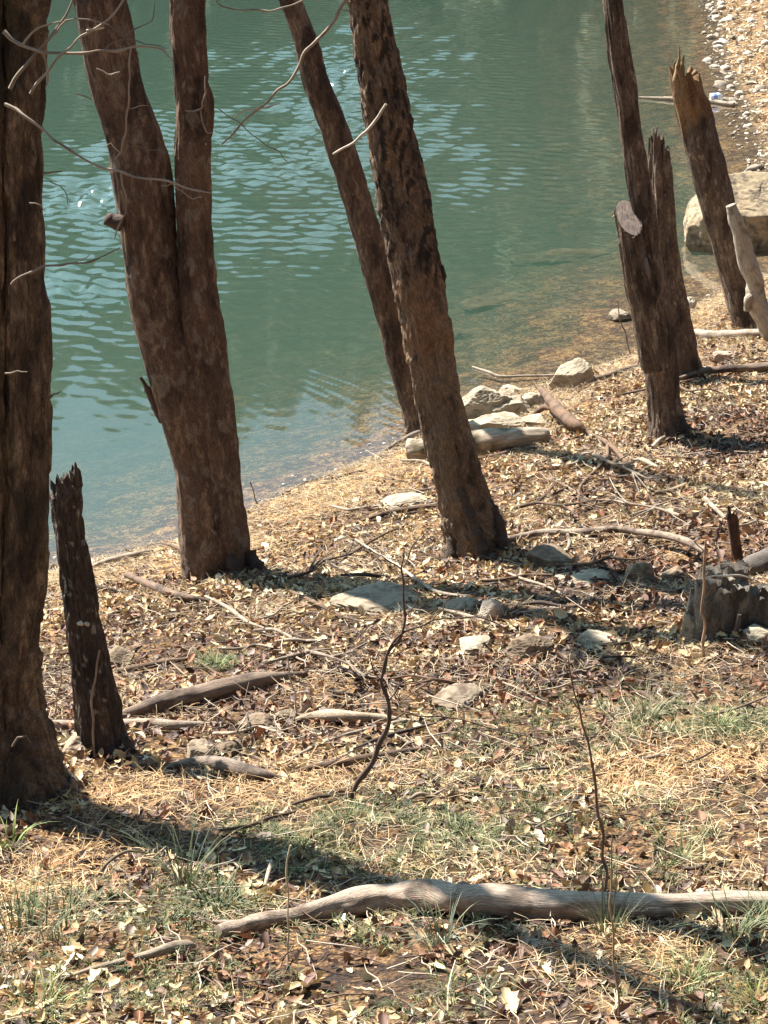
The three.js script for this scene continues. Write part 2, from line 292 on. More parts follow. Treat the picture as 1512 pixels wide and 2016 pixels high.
  tones.forEach((d, i) => {
    const silt = new THREE.MeshStandardMaterial({ color: new THREE.Color().setRGB(0.023, 0.069, 0.042), roughness: 1, transparent: i < 7, opacity: i < 7 ? 0.2 : 1 });
    const m = mesh('silt_layer', flat(-100, 40, -112, 0).translate(0, -d, 0), silt, lake); m.castShadow = false;
  });
}
console.log('water ready');

// ---------------------------------------------------------------- stones
function stone(name, cl, label, o = {}) {        // cl: photo box centre and size (px, py, w, h); depth ratio dr
  const [px, py, w, h] = cl, { tone = [0.46, 0.41, 0.34], tone2 = [0.3, 0.26, 0.21], dr = 0.9, seedv = rr(0, 99), turn = rr(-0.5, 0.5), group, cat = 'rock', y0, moss, detail = 22, tilt = 0, sink = 0.3, lumps = 0.22, rough = 1 } = o;
  const foot = y0 === undefined ? spot(px, py + h * 0.42) : onWater(px, py + h * 0.42, y0);
  const hw = metres(w, foot) / 2, full = metres(h, foot), dz = hw * dr;
  const tall = Math.max(full * 0.35, full / cs - 0.6 * dz * sn) / 2 / (1 - sink * 0.5);
  const c = V(foot.x, foot.y + tall * (1 - sink), foot.z - dz * 0.75);
  if (y0 === undefined) c.y = ground(c.x, c.z) + tall * (1 - sink * 1.45);
  const g0 = new THREE.IcosahedronGeometry(1, detail); const g = mergeVertices(g0.deleteAttribute('uv') && g0.deleteAttribute('normal') ? g0 : g0, 1e-4);
  const P = g.attributes.position, col = [], uv = [];
  const cuts = []; for (let i = 0; i < 9; i++) { const a = rr(0, 6.28), b = rr(-0.5, 0.95), q = Math.sqrt(1 - b * b); cuts.push([Math.cos(a) * q, b, Math.sin(a) * q, rr(0.62, 0.9)]); }
  for (let i = 0; i < P.count; i++) {
    let x = P.getX(i), y = P.getY(i), z = P.getZ(i), f = 1 + lumps * nz(x * 1.3 + seedv, y * 1.3, z * 1.3) + 0.08 * nz(x * 4, y * 4 + seedv, z * 4);
    for (const [cx, cy, cz, d] of cuts) { const q = x * cx + y * cy + z * cz; if (q > 0.05) f = Math.min(f, d / q); }
    f += rough * (0.05 * Math.abs(nz(x * 2.6, y * 7 + seedv, z * 2.6)) - 0.045 * smooth(0.06, 0, Math.abs(nz(x * 1.7 + seedv, y * 3.4, z * 1.7))) + 0.03 * nz(x * 9, y * 9, z * 9 + seedv) + 0.02 * nz(x * 21, y * 21 + seedv, z * 21) + 0.012 * nz(x * 40, y * 40 + seedv, z * 40));
    x *= f * hw * 1.12; y *= f * tall * 1.15; z *= f * dz * 1.12;
    P.setXYZ(i, x, y, z); uv.push((x + 0.4 * z) * 2.5, (y + 0.7 * z) * 2.5);
    const n1 = fbm(x * 7 + seedv, y * 7, z * 7, 3), n2 = fbm(x * 24, y * 24 + seedv, z * 24, 2);
    let k = mixc(tone, tone2, smooth(-0.1, 0.35, n1 + 0.8 * n2)); k = mixc(k, [0.16, 0.13, 0.085], 0.6 * smooth(0.16, 0.3, fbm(x * 15 + 4, y * 15 + seedv, z * 15, 3)));
    k = [k[0] * 0.66, k[1] * 0.62, k[2] * 0.56];
    if (moss) k = mixc(k, [0.1, 0.11, 0.04], moss * smooth(0.02, 0.2, n1 * 1.2 - n2 * 0.6));
    col.push(...k);
  }
  g.setAttribute('color', new THREE.Float32BufferAttribute(col, 3)); g.setAttribute('uv', new THREE.Float32BufferAttribute(uv, 2)); g.computeVertexNormals();
  const m = mesh(numbered(name), g, stoneMat, scene); m.position.copy(c); m.rotation.set(0, turn, tilt);
  return tag(m, label, cat, group);
}
const pale = { tone: [0.56, 0.5, 0.41], tone2: [0.38, 0.33, 0.26] }, brownStone = { tone: [0.3, 0.23, 0.17], tone2: [0.17, 0.125, 0.095] }, greyStone = { tone: [0.36, 0.31, 0.255], tone2: [0.2, 0.165, 0.13] };
stone('boulder', [1470, 452, 250, 165], 'big grey boulder standing in the cove water at the right edge', { ...greyStone, tone: [0.5, 0.41, 0.29], cat: 'boulder', y0: -0.25, dr: 0.6, turn: 0.15, tilt: 0.36, rough: 0.35, lumps: 0.12, detail: 40 });
stone('boulder', [952, 800, 120, 78], 'tall pale boulder at the waterline right of the thick centre trunk', { ...pale, tone2: [0.3, 0.28, 0.22], cat: 'boulder', detail: 30, tilt: 0.22, dr: 0.55, turn: 0.1 });
stone('shore_rock', [1132, 742, 98, 54], 'smooth pale egg-shaped rock alone at the water edge, centre right', { ...pale, tilt: 0.3, dr: 0.6, lumps: 0.1 });
stone('flat_rock', [1010, 806, 92, 40], 'cream flat rock highest in the rubble beside the tall pale boulder', { ...pale, dr: 0.7, group: 'rubble beside the pale boulder' });
stone('flat_rock', [985, 836, 110, 34], 'long cream slab lowest in the rubble beside the tall pale boulder', { ...pale, dr: 0.7, group: 'rubble beside the pale boulder' });
stone('flat_rock', [1052, 792, 56, 34], 'small cream stone at the right end of the waterline rubble', { ...pale, group: 'rubble beside the pale boulder' });
stone('flat_rock', [930, 842, 60, 24], 'small cream slab wedged between the mossy log and thick centre trunk', { ...pale, dr: 0.9, group: 'rubble beside the pale boulder' });
stone('flat_rock', [1055, 830, 60, 26], 'cream slab under the fork of the antler-shaped branch', { ...pale, dr: 0.9, group: 'rubble beside the pale boulder' });
stone('flat_rock', [1005, 770, 46, 22], 'low cream stone at the water right of the tall pale boulder', { ...pale, dr: 0.9, group: 'rubble beside the pale boulder' });
stone('stone', [238, 1298, 56, 40], 'round brown stone just right of the lichen-spotted dead stub', { ...brownStone, tone: [0.34, 0.28, 0.2] });
stone('stone', [938, 1275, 66, 26], 'low pale flat stone left of the brown wedge-shaped stone', { ...pale, dr: 1.2 });
stone('stone', [1045, 1278, 80, 50], 'brown wedge-shaped stone in the middle of the bank', { ...brownStone, dr: 0.8 });
stone('stone', [966, 1205, 44, 46], 'upright white stone at the end of the twin trunk shadow', { tone: [0.66, 0.6, 0.55], tone2: [0.5, 0.45, 0.4] });
stone('stone', [915, 1197, 66, 36], 'grey stone touching the left side of the upright white stone', { ...greyStone });
stone('flat_rock', [745, 1190, 170, 44], 'broad grey slab lying in the twin trunk shadow', { ...greyStone, tone: [0.42, 0.36, 0.29], dr: 1.0, sink: 0.72 });
stone('stone', [800, 988, 92, 30], 'pale flat stone left of the thick centre trunk foot', { ...pale, dr: 0.9 });
stone('stone', [905, 1378, 110, 40], 'flat brownish stone half buried below the brown wedge-shaped stone', { ...brownStone, tone: [0.36, 0.3, 0.24], sink: 0.5 });
stone('stone', [1495, 1250, 70, 40], 'pale stone at the right edge against the old grey stump', { ...pale });
stone('stone', [1262, 1128, 62, 44], 'tan pointed stone left of the old grey stump', { tone: [0.42, 0.34, 0.24], tone2: [0.26, 0.2, 0.15] });
stone('stone', [1330, 1132, 46, 30], 'small dark stone between tan pointed stone and old grey stump', { ...brownStone });
stone('stone', [1362, 1238, 40, 66], 'narrow lichen-grey stone at the left foot of the old grey stump', { tone: [0.46, 0.44, 0.38], tone2: [0.22, 0.2, 0.14], moss: 0.5 });
stone('stone', [150, 1475, 62, 44], 'dusty tan stone between the left tree foot and the dead stub', { tone: [0.44, 0.36, 0.28], tone2: [0.28, 0.22, 0.17] });
stone('stone', [390, 1482, 60, 36], 'dark stone with pale top behind the short curved log, lower left', { ...brownStone, tone: [0.4, 0.34, 0.27] });
stone('stone', [450, 1475, 56, 30], 'small dark brown stone right of the pale-topped one, lower left', brownStone);
stone('stone', [1355, 600, 34, 30], 'white stone at the waterline behind the broken twin snag', { tone: [0.64, 0.6, 0.54], tone2: [0.46, 0.42, 0.36] });
stone('stone', [1432, 702, 46, 26], 'pinkish pale stone between the two driftwood poles on the right', { tone: [0.55, 0.43, 0.37], tone2: [0.36, 0.27, 0.23] });
stone('stone', [1222, 622, 46, 18], 'flat stone just breaking the shallow water, right', { ...greyStone, y0: -0.04, sink: 0.4 });
stone('stone', [560, 1412, 40, 26], 'small tan stone at the left tip of the pale split plank', { tone: [0.42, 0.35, 0.27], tone2: [0.26, 0.21, 0.16] });
stone('stone', [500, 1425, 66, 34], 'brown stone below the right end of the long grey log', brownStone);
stone('stone', [1090, 1098, 90, 34], 'dark low stone below the long wavy branch, centre right', brownStone);
stone('stone', [1160, 1140, 110, 26], 'pale crumbly flat stone under the long wavy branch', { ...pale, sink: 0.5 });
stone('stone', [1180, 1262, 90, 28], 'pale slab of stone right of the brown wedge-shaped stone', { ...pale, sink: 0.4 });
[['wide dark stone showing through the shallows, nearest the far bank', 1130, 290, 150, 30], ['ochre stone showing through the shallows, middle of three', 1105, 405, 130, 26], ['ochre and dark stone under water left of the cut stub', 1125, 500, 170, 34], ['long dark stone under water, lowest in the shallows', 985, 590, 180, 30], ['small dark stone under water nearest the centre trunk', 940, 655, 90, 20]].forEach(([label, px, py, w, h]) => {
  stone('submerged_stone', [px, py, w, h], label, { tone: [0.15, 0.11, 0.05], tone2: [0.05, 0.045, 0.03], group: 'stones under the shallow water', sink: 0.95, dr: 0.7, lumps: 0.5 });
});
console.log('stones ready');

// ---------------------------------------------------------------- standing trees and snags
const up = (cl) => [...cl].reverse();           // photo lists run from the top down; trunks grow from the foot up
const standFoot = (px, py) => spot(px, py);
const trunkOpts = (look, root) => ({ seg: 104, step: 0.0115, origin: root, uvScale: 3.2, ...look });
const tallTrunk = (all, look, root) => mergeGeometries([tube(all.slice(0, all.fine), trunkOpts(look, root)), tube(all.slice(all.fine - 1), { ...trunkOpts(look, root), seg: 28, step: 0.1 })]);

{ // left foreground tree
  const root = standFoot(48, 1596); root.z -= 0.12; root.y = ground(root.x, root.z);
  const t = base('lichened_tree', root, 'dark trunk with yellow-green lichen at the left edge, twigs at its top', 'tree');
  const cl = up([[50, -30, 92], [45, 60, 84], [43, 200, 80], [43, 400, 80], [46, 600, 84], [49, 800, 90], [48, 1000, 92], [38, 1150, 92], [30, 1260, 94], [28, 1350, 102], [30, 1430, 124], [38, 1500, 152], [45, 1560, 182]]);
  let pts = stemPoints(cl, root, -0.02);
  const low = flare(pts, root, 1.14);
  const all = crownPoints(low, root.y + 9.5, -0.5, -0.6);
  const lichen = (c, p, tt, th) => { const f = fbm(p.x * 13, p.y * 9 + 4, p.z * 13, 3), left = smooth(0.15, -0.9, Math.cos(th) * -1) ; let k = mixc(c, [0.3, 0.29, 0.12], 0.75 * smooth(0.06, 0.22, f) * smooth(0.2, 0.75, left)); return mixc(k, [0.028, 0.024, 0.018], 0.75 * smooth(0.06, 0.26, fbm(p.x * 3, p.y * 2.1 + 8, p.z * 3, 3))); };
  mesh('trunk', tallTrunk(all, barkLook('furrowed', 3.1, lichen), root), barkMat, t);
  const side = stemPoints(up([[-22, -30, 62], [-22, 200, 62], [-23, 600, 66], [-26, 1000, 72], [-26, 1250, 80], [-22, 1400, 96], [-14, 1500, 120], [-6, 1560, 140]]), root, -0.02).map((q) => ({ p: q.p.add(V(0, 0, 0.06)), r: q.r }));
  const sideAll = crownPoints(flare(side, V(side[0].p.x, root.y, root.z), 1.1), root.y + 9, -1.4, -0.3);
  mesh('trunk', tallTrunk(sideAll, barkLook('furrowed', 5.7, lichen), root), barkMat, t);
  mesh('crown', bareCrown(root, all, 9, 0.9, [0.15, 0.1, 0.08]), twigMat, t);
  const z = root.z + 0.1, tw = [0.3, 0.25, 0.2], dark = [0.15, 0.11, 0.085];
  const a = branch('branch', [[10, 205, 12], [45, 226, 9], [105, 275, 8], [160, 310, 7], [230, 335, 7], [330, 356, 6], [415, 380, 4]], z + 0.12, root, t, tw, twigMat, 0.05);
  const sub = (par, cl2, zz, tone = tw) => branch('twig', cl2, zz, root, par, tone);
  const wrapSub = (b) => { b.userData = {}; return b; };
  wrapSub(a);
  sub(a, [[238, 336, 5], [248, 385, 5], [242, 430, 5], [226, 470, 4]], z + 0.3);
  sub(a, [[330, 356, 4], [350, 372, 3], [376, 392, 3], [398, 388, 2]], z + 0.35);
  sub(a, [[318, 366, 3], [338, 362, 3], [352, 352, 2]], z + 0.35);
  const b = branch('branch', [[8, 62, 16], [45, 90, 10], [85, 103, 8], [165, 105, 8], [230, 101, 7], [320, 97, 6], [340, 118, 4], [346, 160, 3], [348, 205, 2]], z + 0.15, root, t, tw, twigMat, 0.03);
  sub(b, [[82, 100, 7], [92, 125, 7], [95, 158, 5], [90, 176, 3]], z + 0.2);
  sub(b, [[45, 88, 7], [75, 55, 6], [100, 47, 5], [132, 42, 3]], z + 0.2);
  sub(b, [[230, 101, 4], [260, 60, 4], [300, 40, 3], [305, 5, 2]], z + 0.25, dark);
  sub(b, [[205, 100, 4], [225, 82, 4], [255, 78, 4], [290, 88, 3], [330, 97, 2]], z + 0.27, dark);
  const c2 = branch('branch', [[20, 175, 13], [50, 130, 11], [90, 85, 9], [130, 30, 7], [150, -20, 6]], z + 0.2, root, t, [0.2, 0.16, 0.125]);
  sub(c2, [[92, 82, 5], [130, 40, 5], [190, 42, 4], [215, 48, 3]], z + 0.22, [0.25, 0.2, 0.16]);
  const d = branch('branch', [[60, 185, 9], [95, 140, 8], [140, 92, 7], [185, 58, 7], [240, 5, 6], [262, -25, 5]], z + 0.26, root, t, [0.3, 0.25, 0.2]);
  sub(d, [[170, 60, 7], [192, 56, 8], [205, 54, 6]], z + 0.26, [0.5, 0.44, 0.36]);
  sub(d, [[200, 45, 4], [235, 62, 4], [260, 90, 3], [275, 108, 2]], z + 0.28, dark);
  const e = branch('branch', [[258, 95, 6], [256, 150, 6], [254, 205, 6], [248, 262, 6], [238, 300, 5], [228, 312, 4]], z + 0.32, root, t, [0.28, 0.22, 0.18]);
  sub(e, [[256, 214, 3], [272, 209, 3], [292, 208, 2]], z + 0.33); sub(e, [[248, 275, 3], [265, 285, 3], [290, 298, 3], [312, 296, 2]], z + 0.33, dark); sub(e, [[236, 300, 3], [218, 282, 3], [204, 290, 2]], z + 0.33);
  const f = branch('branch', [[22, 560, 7], [50, 540, 7], [85, 524, 7], [140, 518, 6], [195, 508, 5], [236, 488, 3]], z + 0.16, root, t, [0.2, 0.17, 0.14], twigMat, 0.02);
  sub(f, [[140, 518, 3], [160, 512, 2], [178, 500, 2]], z + 0.22);
  const h2 = branch('branch', [[84, 342, 8], [98, 340, 5], [122, 338, 3]], z - 0.02, root, t, dark); sub(h2, [[96, 356, 4], [118, 366, 3], [132, 385, 2], [134, 402, 2]], z - 0.02, dark);
  branch('branch', [[150, 185, 4], [166, 188, 4], [180, 196, 3]], z + 0.36, root, t, tw); branch('branch', [[190, 135, 5], [215, 148, 5], [236, 142, 4]], z + 0.36, root, t, tw);
  branch('branch', [[92, 788, 9], [106, 776, 5], [120, 770, 3]], z, root, t, [0.1, 0.08, 0.06]); branch('branch', [[10, 735, 5], [34, 730, 4], [54, 732, 3]], z + 0.3, root, t, tw);
  branch('branch', [[58, 400, 4], [80, 404, 4], [90, 416, 3]], z + 0.28, root, t, [0.3, 0.24, 0.19]);
  // a bent root sucker at the foot
  branch('root', [[24, 1470, 7], [35, 1452, 7], [52, 1448, 6], [60, 1462, 4]], z + 0.25, root, t, [0.13, 0.1, 0.08]);
}
{ // twin trunk
  const root = standFoot(428, 1143); root.z -= 0.2; root.y = ground(root.x, root.z);
  const t = base('twin_trunk_tree', root, 'thick twin-stemmed tree with a dark seam between stems, lower left shore', 'tree');
  const L = up([[188, -30, 104], [197, 0, 104], [225, 150, 101], [253, 250, 104], [278, 350, 110], [296, 500, 106], [312, 600, 108], [336, 700, 110], [363, 800, 108], [390, 900, 108], [405, 1000, 112], [411, 1080, 120], [416, 1125, 132]]);
  const Rr = up([[367, -30, 66], [368, 0, 66], [376, 150, 62], [381, 250, 65], [379, 350, 67], [385, 500, 70], [394, 600, 74], [408, 700, 74], [421, 800, 76], [430, 900, 80], [438, 1000, 84], [446, 1080, 88], [452, 1125, 96]]);
  const lp = stemPoints(L, root, -0.05), rp = stemPoints(Rr, root, -0.05).map((q) => ({ p: q.p.clone().add(V(0, 0, 0.035)), r: q.r }));
  const la = crownPoints(flare(lp, V(lp[0].p.x + 0.01, root.y, root.z), 1.06), root.y + 11, -1.3, -0.9), ra = crownPoints(flare(rp, V(rp[0].p.x + 0.01, root.y, root.z), 1.06), root.y + 10, -0.1, -0.4);
  const tone = (c, p, tt, th) => { const f = fbm(p.x * 2.6 + 3, p.y * 1.5, p.z * 2.6, 3), g = fbm(p.x * 9, p.y * 6, p.z * 9 + 6, 3); c = mixc(c, [0.25, 0.165, 0.12], 0.6 * smooth(0.0, 0.25, f)); return mixc(c, [0.33, 0.27, 0.22], 0.75 * smooth(0.14, 0.26, g)); };
  mesh('trunk', tallTrunk(la, barkLook('smooth', 11, tone), root), barkMat, t);
  mesh('trunk', tallTrunk(ra, barkLook('smooth', 17, tone), root), barkMat, t);
  mesh('crown', bareCrown(root, la, 9, 0.9, [0.15, 0.1, 0.08]), twigMat, t); mesh('crown', bareCrown(root, ra, 7, 0.8, [0.15, 0.1, 0.08]), twigMat, t);
  branch('knot', [[240, 440, 34], [226, 437, 30], [214, 432, 26], [208, 428, 18]], root.z + 0.06, root, t, [0.14, 0.09, 0.075], barkMat);
  branch('bark_flake', [[276, 742, 5], [290, 765, 11], [302, 790, 16], [312, 815, 14], [318, 832, 8]], root.z + 0.02, root, t, [0.15, 0.095, 0.07], barkMat);
  branch('bark_flake', [[407, 165, 8], [414, 190, 12], [415, 225, 14], [413, 260, 12], [408, 285, 8]], root.z + 0.1, root, t, [0.2, 0.12, 0.08], barkMat);
  const st = branch('branch', [[365, 218, 5], [385, 218, 5], [398, 212, 5], [405, 185, 5], [404, 150, 4]], root.z + 0.24, root, t, [0.26, 0.2, 0.16]);
  branch('twig', [[394, 216, 4], [400, 245, 4], [408, 262, 5], [420, 262, 3]], root.z + 0.25, root, st, [0.28, 0.22, 0.18]);
  branch('root', [[490, 1090, 26], [500, 1112, 30], [512, 1128, 30], [530, 1140, 24]], root.z + 0.06, root, t, [0.09, 0.06, 0.05], barkMat, 0.05);
  branch('root', [[452, 1095, 18], [462, 1122, 22], [468, 1148, 24]], root.z + 0.19, root, t, [0.1, 0.07, 0.055], barkMat, 0.05);
}
{ // slim tree leaning behind
  const root = standFoot(826, 846); root.y = ground(root.x, root.z);
  const t = base('slim_leaning_tree', root, 'slim leaning trunk with pale scars, crossing behind the thick centre trunk', 'tree');
  const cl = up([[560, -30, 40], [571, 0, 40], [600, 80, 46], [625, 170, 49], [651, 240, 51], [681, 330, 53], [710, 420, 56], [737, 510, 58], [762, 600, 58], [783, 690, 55], [803, 760, 52], [818, 815, 52]]);
  const pts = stemPoints(cl, root, -0.03), all = crownPoints(flare(pts, root, 1.25), root.y + 11.5, -2.4, -0.6);
  const scar = (c, p) => { const f = fbm(p.x * 6 + 2, p.y * 2.4, p.z * 6, 3); const hi = smooth(3.2, 4.1, p.y); return mixc(c, [0.46, 0.33, 0.26], 0.85 * smooth(0.1, 0.17, f) * (0.15 + 0.85 * hi)); };
  mesh('trunk', tallTrunk(all, barkLook('smooth', 23, scar), root), barkMat, t);
  mesh('crown', bareCrown(root, all, 7, 0.9, [0.15, 0.1, 0.08]), twigMat, t);
}
{ // thick centre trunk
  const root = standFoot(940, 1098); root.z -= 0.14; root.y = ground(root.x, root.z);
  const t = base('thick_leaning_tree', root, 'thick leaning centre trunk with flaking dark bark and an orange bare patch', 'tree');
  const cl = up([[718, -30, 80], [725, 0, 80], [740, 100, 82], [758, 200, 86], [778, 300, 90], [797, 400, 97], [815, 500, 100], [833, 600, 96], [849, 700, 86], [867, 800, 82], [891, 900, 88], [919, 1000, 100], [934, 1055, 112], [940, 1085, 120]]);
  const pts = stemPoints(cl, root, -0.04), all = crownPoints(flare(pts, root, 1.1), root.y + 12, -1.7, -0.6);
  const yb = atZ(840, 650, root.z).y;
  const look = (c, p) => { const f = fbm(p.x * 5 + 9, p.y * 2.8, p.z * 5, 3), g = fbm(p.x * 12, p.y * 5, p.z * 12 + 3, 3); c = mixc(c, [0.022, 0.016, 0.016], 0.9 * smooth(0.06, 0.13, fbm(p.x * 26, p.y * 7 - p.x * 12, p.z * 26 + 3, 4) + 0.3 * g) * smooth(yb + 0.05, yb + 0.5, p.y)); c = mixc(mixc(c, [0.36, 0.26, 0.175], 0.75 * smooth(0.0, 0.12, f + 0.12) * smooth(yb + 0.1, yb - 0.1, p.y + 0.4 * g)), [0.38, 0.235, 0.145], 0.8 * smooth(0.26, 0.12, Math.abs(p.y - yb) + 0.5 * g)); return mixc(c, [0.3, 0.23, 0.18], 0.5 * smooth(0.05, 0.3, f)); };
  mesh('trunk', tallTrunk(all, barkLook('scaly', 31, look), root), barkMat, t);
  mesh('crown', bareCrown(root, all, 9, 0.9, [0.15, 0.1, 0.08]), twigMat, t);
  for (const [px, py, w, h, dz] of [[872, 540, 10, 36, 0.06], [808, 240, 10, 34, 0.06]])
    branch('bark_plate', [[px - w * 0.1, py - h / 2, w * 0.35], [px, py - h * 0.2, w], [px + w * 0.15, py + h * 0.2, w * 0.9], [px + w * 0.3, py + h / 2, w * 0.3]], pts[pts.length - 8].p.z + dz, root, t, [0.1, 0.065, 0.05], barkMat);
  branch('root', [[962, 985, 14], [978, 1015, 18], [988, 1050, 20], [990, 1090, 20]], root.z + 0.04, root, t, [0.12, 0.08, 0.06], barkMat, 0.05);
  branch('root', [[905, 960, 16], [922, 1010, 20], [938, 1060, 24], [952, 1100, 26]], root.z + 0.12, root, t, [0.16, 0.11, 0.08], barkMat, 0.05);
  branch('root', [[896, 1010, 16], [893, 1060, 22], [888, 1098, 26]], root.z + 0.06, root, t, [0.1, 0.07, 0.055], barkMat, 0.05);
  const tw = [0.3, 0.24, 0.19];
  const a = branch('branch', [[715, -25, 14], [680, 2, 12], [660, 38, 10], [628, 75, 10], [598, 105, 9], [566, 165, 8], [525, 203, 7], [478, 240, 7], [437, 284, 5]], root.z + 0.3, root, t, tw, twigMat, 0.02);
  branch('twig', [[520, 206, 5], [505, 215, 5], [478, 218, 4], [462, 234, 3]], root.z + 0.44, root, a, [0.42, 0.36, 0.3]);
  branch('twig', [[552, 204, 4], [530, 210, 4], [508, 214, 4]], root.z + 0.44, root, a, [0.5, 0.44, 0.37]);
  branch('twig', [[430, 214, 3], [470, 240, 3], [512, 276, 3], [550, 298, 3], [568, 320, 2]], root.z + 0.46, root, a, [0.2, 0.16, 0.13]);
  branch('branch', [[760, 205, 9], [745, 230, 9], [722, 258, 8], [695, 282, 8], [655, 304, 6]], root.z + 0.16, root, t, [0.48, 0.42, 0.36]);
  const gh = branch('branch', [[410, -20, 4], [430, 8, 4], [480, 20, 5], [530, 22, 5], [580, 8, 5], [620, -16, 5]], root.z + 0.4, root, t, [0.3, 0.27, 0.2]);
  branch('twig', [[690, 22, 4], [676, 20, 4], [668, 12, 3]], root.z + 0.3, root, gh, tw);
}
function brokenTop(p, r, root, parent, tone, tall, n = 9, side = 0) {        // torn fibres round a break, longest towards `side`
  const list = [];
  for (let i = 0; i < n; i++) {
    const a = side + (rnd() + rnd() + rnd() - 1.5) * 1.2, k = rr(0.3, 0.9), q = V(p.x + Math.cos(a) * r * k, p.y - 0.08, p.z + Math.sin(a) * r * k), h = 0.08 + tall * rr(0.1, 1) * (0.35 + 0.65 * Math.max(0, Math.cos(a - side))), w = r * rr(0.12, 0.3), lx = rr(-0.02, 0.02), lz = rr(-0.02, 0.02);
    const g = tube([{ p: q, r: w }, { p: q.clone().add(V(lx * 0.5, h * 0.55, lz * 0.5)), r: w * rr(0.5, 0.9) }, { p: q.clone().add(V(lx, h * 0.85, lz)), r: w * rr(0.2, 0.6) }, { p: q.clone().add(V(lx * 1.6, h, lz * 1.6)), r: 0.0015 }], { seg: 7, step: 0.012, origin: root, color: (s) => mixc(tone, mixc(tone, [0.1, 0.06, 0.04], 0.6), smooth(0, 0.3, fbm(s.x * 40, s.y * 12, s.z * 40, 2))), relief: (x, l, z2, rad) => rad * 0.7 * nz(x * 90 + i, l * 14, z2 * 90) });
    list.push(g);
  }
  return mesh('splinter', mergeGeometries(list), woodMat, parent);
}
{ // right: tall slim stem with a sawn side stub
  const root = standFoot(1322, 866); root.z -= 0.1; root.y = ground(root.x, root.z);
  const t = base('forked_slim_tree', root, 'slim straight stem rising from a fork with a sawn-off pale stub', 'tree');
  const cl = up([[1203, -30, 32], [1207, 0, 34], [1218, 100, 40], [1233, 200, 42], [1248, 300, 43], [1263, 400, 43], [1275, 480, 44], [1287, 570, 50], [1296, 650, 60], [1303, 740, 64], [1308, 800, 64], [1314, 840, 74]]);
  const pts = stemPoints(cl, root, -0.04), all = crownPoints(flare(pts, root, 1.3), root.y + 12, -1.4, -0.6);
  mesh('trunk', tallTrunk(all, barkLook('grey', 41), root), barkMat, t);
  mesh('crown', bareCrown(root, all, 7, 0.8, [0.15, 0.1, 0.08]), twigMat, t);
  const sb = stemPoints(up([[1236, 428, 50], [1241, 470, 50], [1253, 540, 50], [1268, 620, 48], [1288, 720, 44]]), root, -0.04).map((q) => ({ p: q.p.add(V(0, 0, 0.1)), r: q.r }));
  const stub = mesh('stub', tube(sb, { ...trunkOpts(barkLook('grey', 47), root), slant: [0.42, 0, 0.9, 1.15] }), barkMat, t);
  const top = sb[sb.length - 1];                                              // slanting saw cut: a disc seated on the slanted end
  { const n = 30, pos = [], col = [], uv = [], idx = []; for (let ring = 0; ring <= 6; ring++) for (let j = 0; j < n; j++) { const a = j / n * 6.283, r = top.r * 1.04 * ring / 6, x = Math.cos(a) * r, z = Math.sin(a) * r; pos.push(top.p.x + x - root.x, top.p.y + 0.02 - 1.15 * (x * 0.42 + z * 0.9) - root.y + 0.004 * nz(x * 40, 3, z * 40), top.p.z + z - root.z); uv.push(x * 4, z * 4); col.push(...mixc([0.8, 0.68, 0.6], [0.66, 0.53, 0.46], smooth(-0.2, 0.3, nz(x * 30, 1, z * 30)))); }
    for (let ring = 0; ring < 6; ring++) for (let j = 0; j < n; j++) { const a = ring * n + j, b = ring * n + (j + 1) % n; idx.push(a, b, a + n, b, b + n, a + n); }
    const g = new THREE.BufferGeometry(); g.setAttribute('position', new THREE.Float32BufferAttribute(pos, 3)); g.setAttribute('color', new THREE.Float32BufferAttribute(col, 3)); g.setAttribute('uv', new THREE.Float32BufferAttribute(uv, 2)); g.setIndex(idx); g.computeVertexNormals(); mesh('cut_face', g, woodMat, stub); }
  branch('splinter', [[1206, 428, 3], [1216, 420, 9], [1228, 412, 8], [1240, 406, 2]], top.p.z - 0.08, root, stub, [0.66, 0.55, 0.42], woodMat);
  branch('bare_wood', [[1264, 500, 6], [1270, 520, 14], [1276, 560, 10], [1278, 610, 4]], root.z + 0.08, root, t, [0.34, 0.3, 0.28], woodMat);
  branch('bare_wood', [[1296, 500, 4], [1303, 530, 6], [1303, 570, 6], [1292, 600, 4]], root.z + 0.1, root, t, [0.36, 0.28, 0.23], woodMat);
  branch('root', [[1332, 820, 26], [1342, 845, 34], [1362, 862, 32], [1395, 872, 20], [1430, 878, 8]], root.z + 0.00, root, t, [0.12, 0.085, 0.07], barkMat, 0.05);
  branch('root', [[1292, 835, 20], [1284, 862, 22], [1272, 876, 14]], root.z + 0.00, root, t, [0.14, 0.1, 0.08], barkMat, 0.05);
}
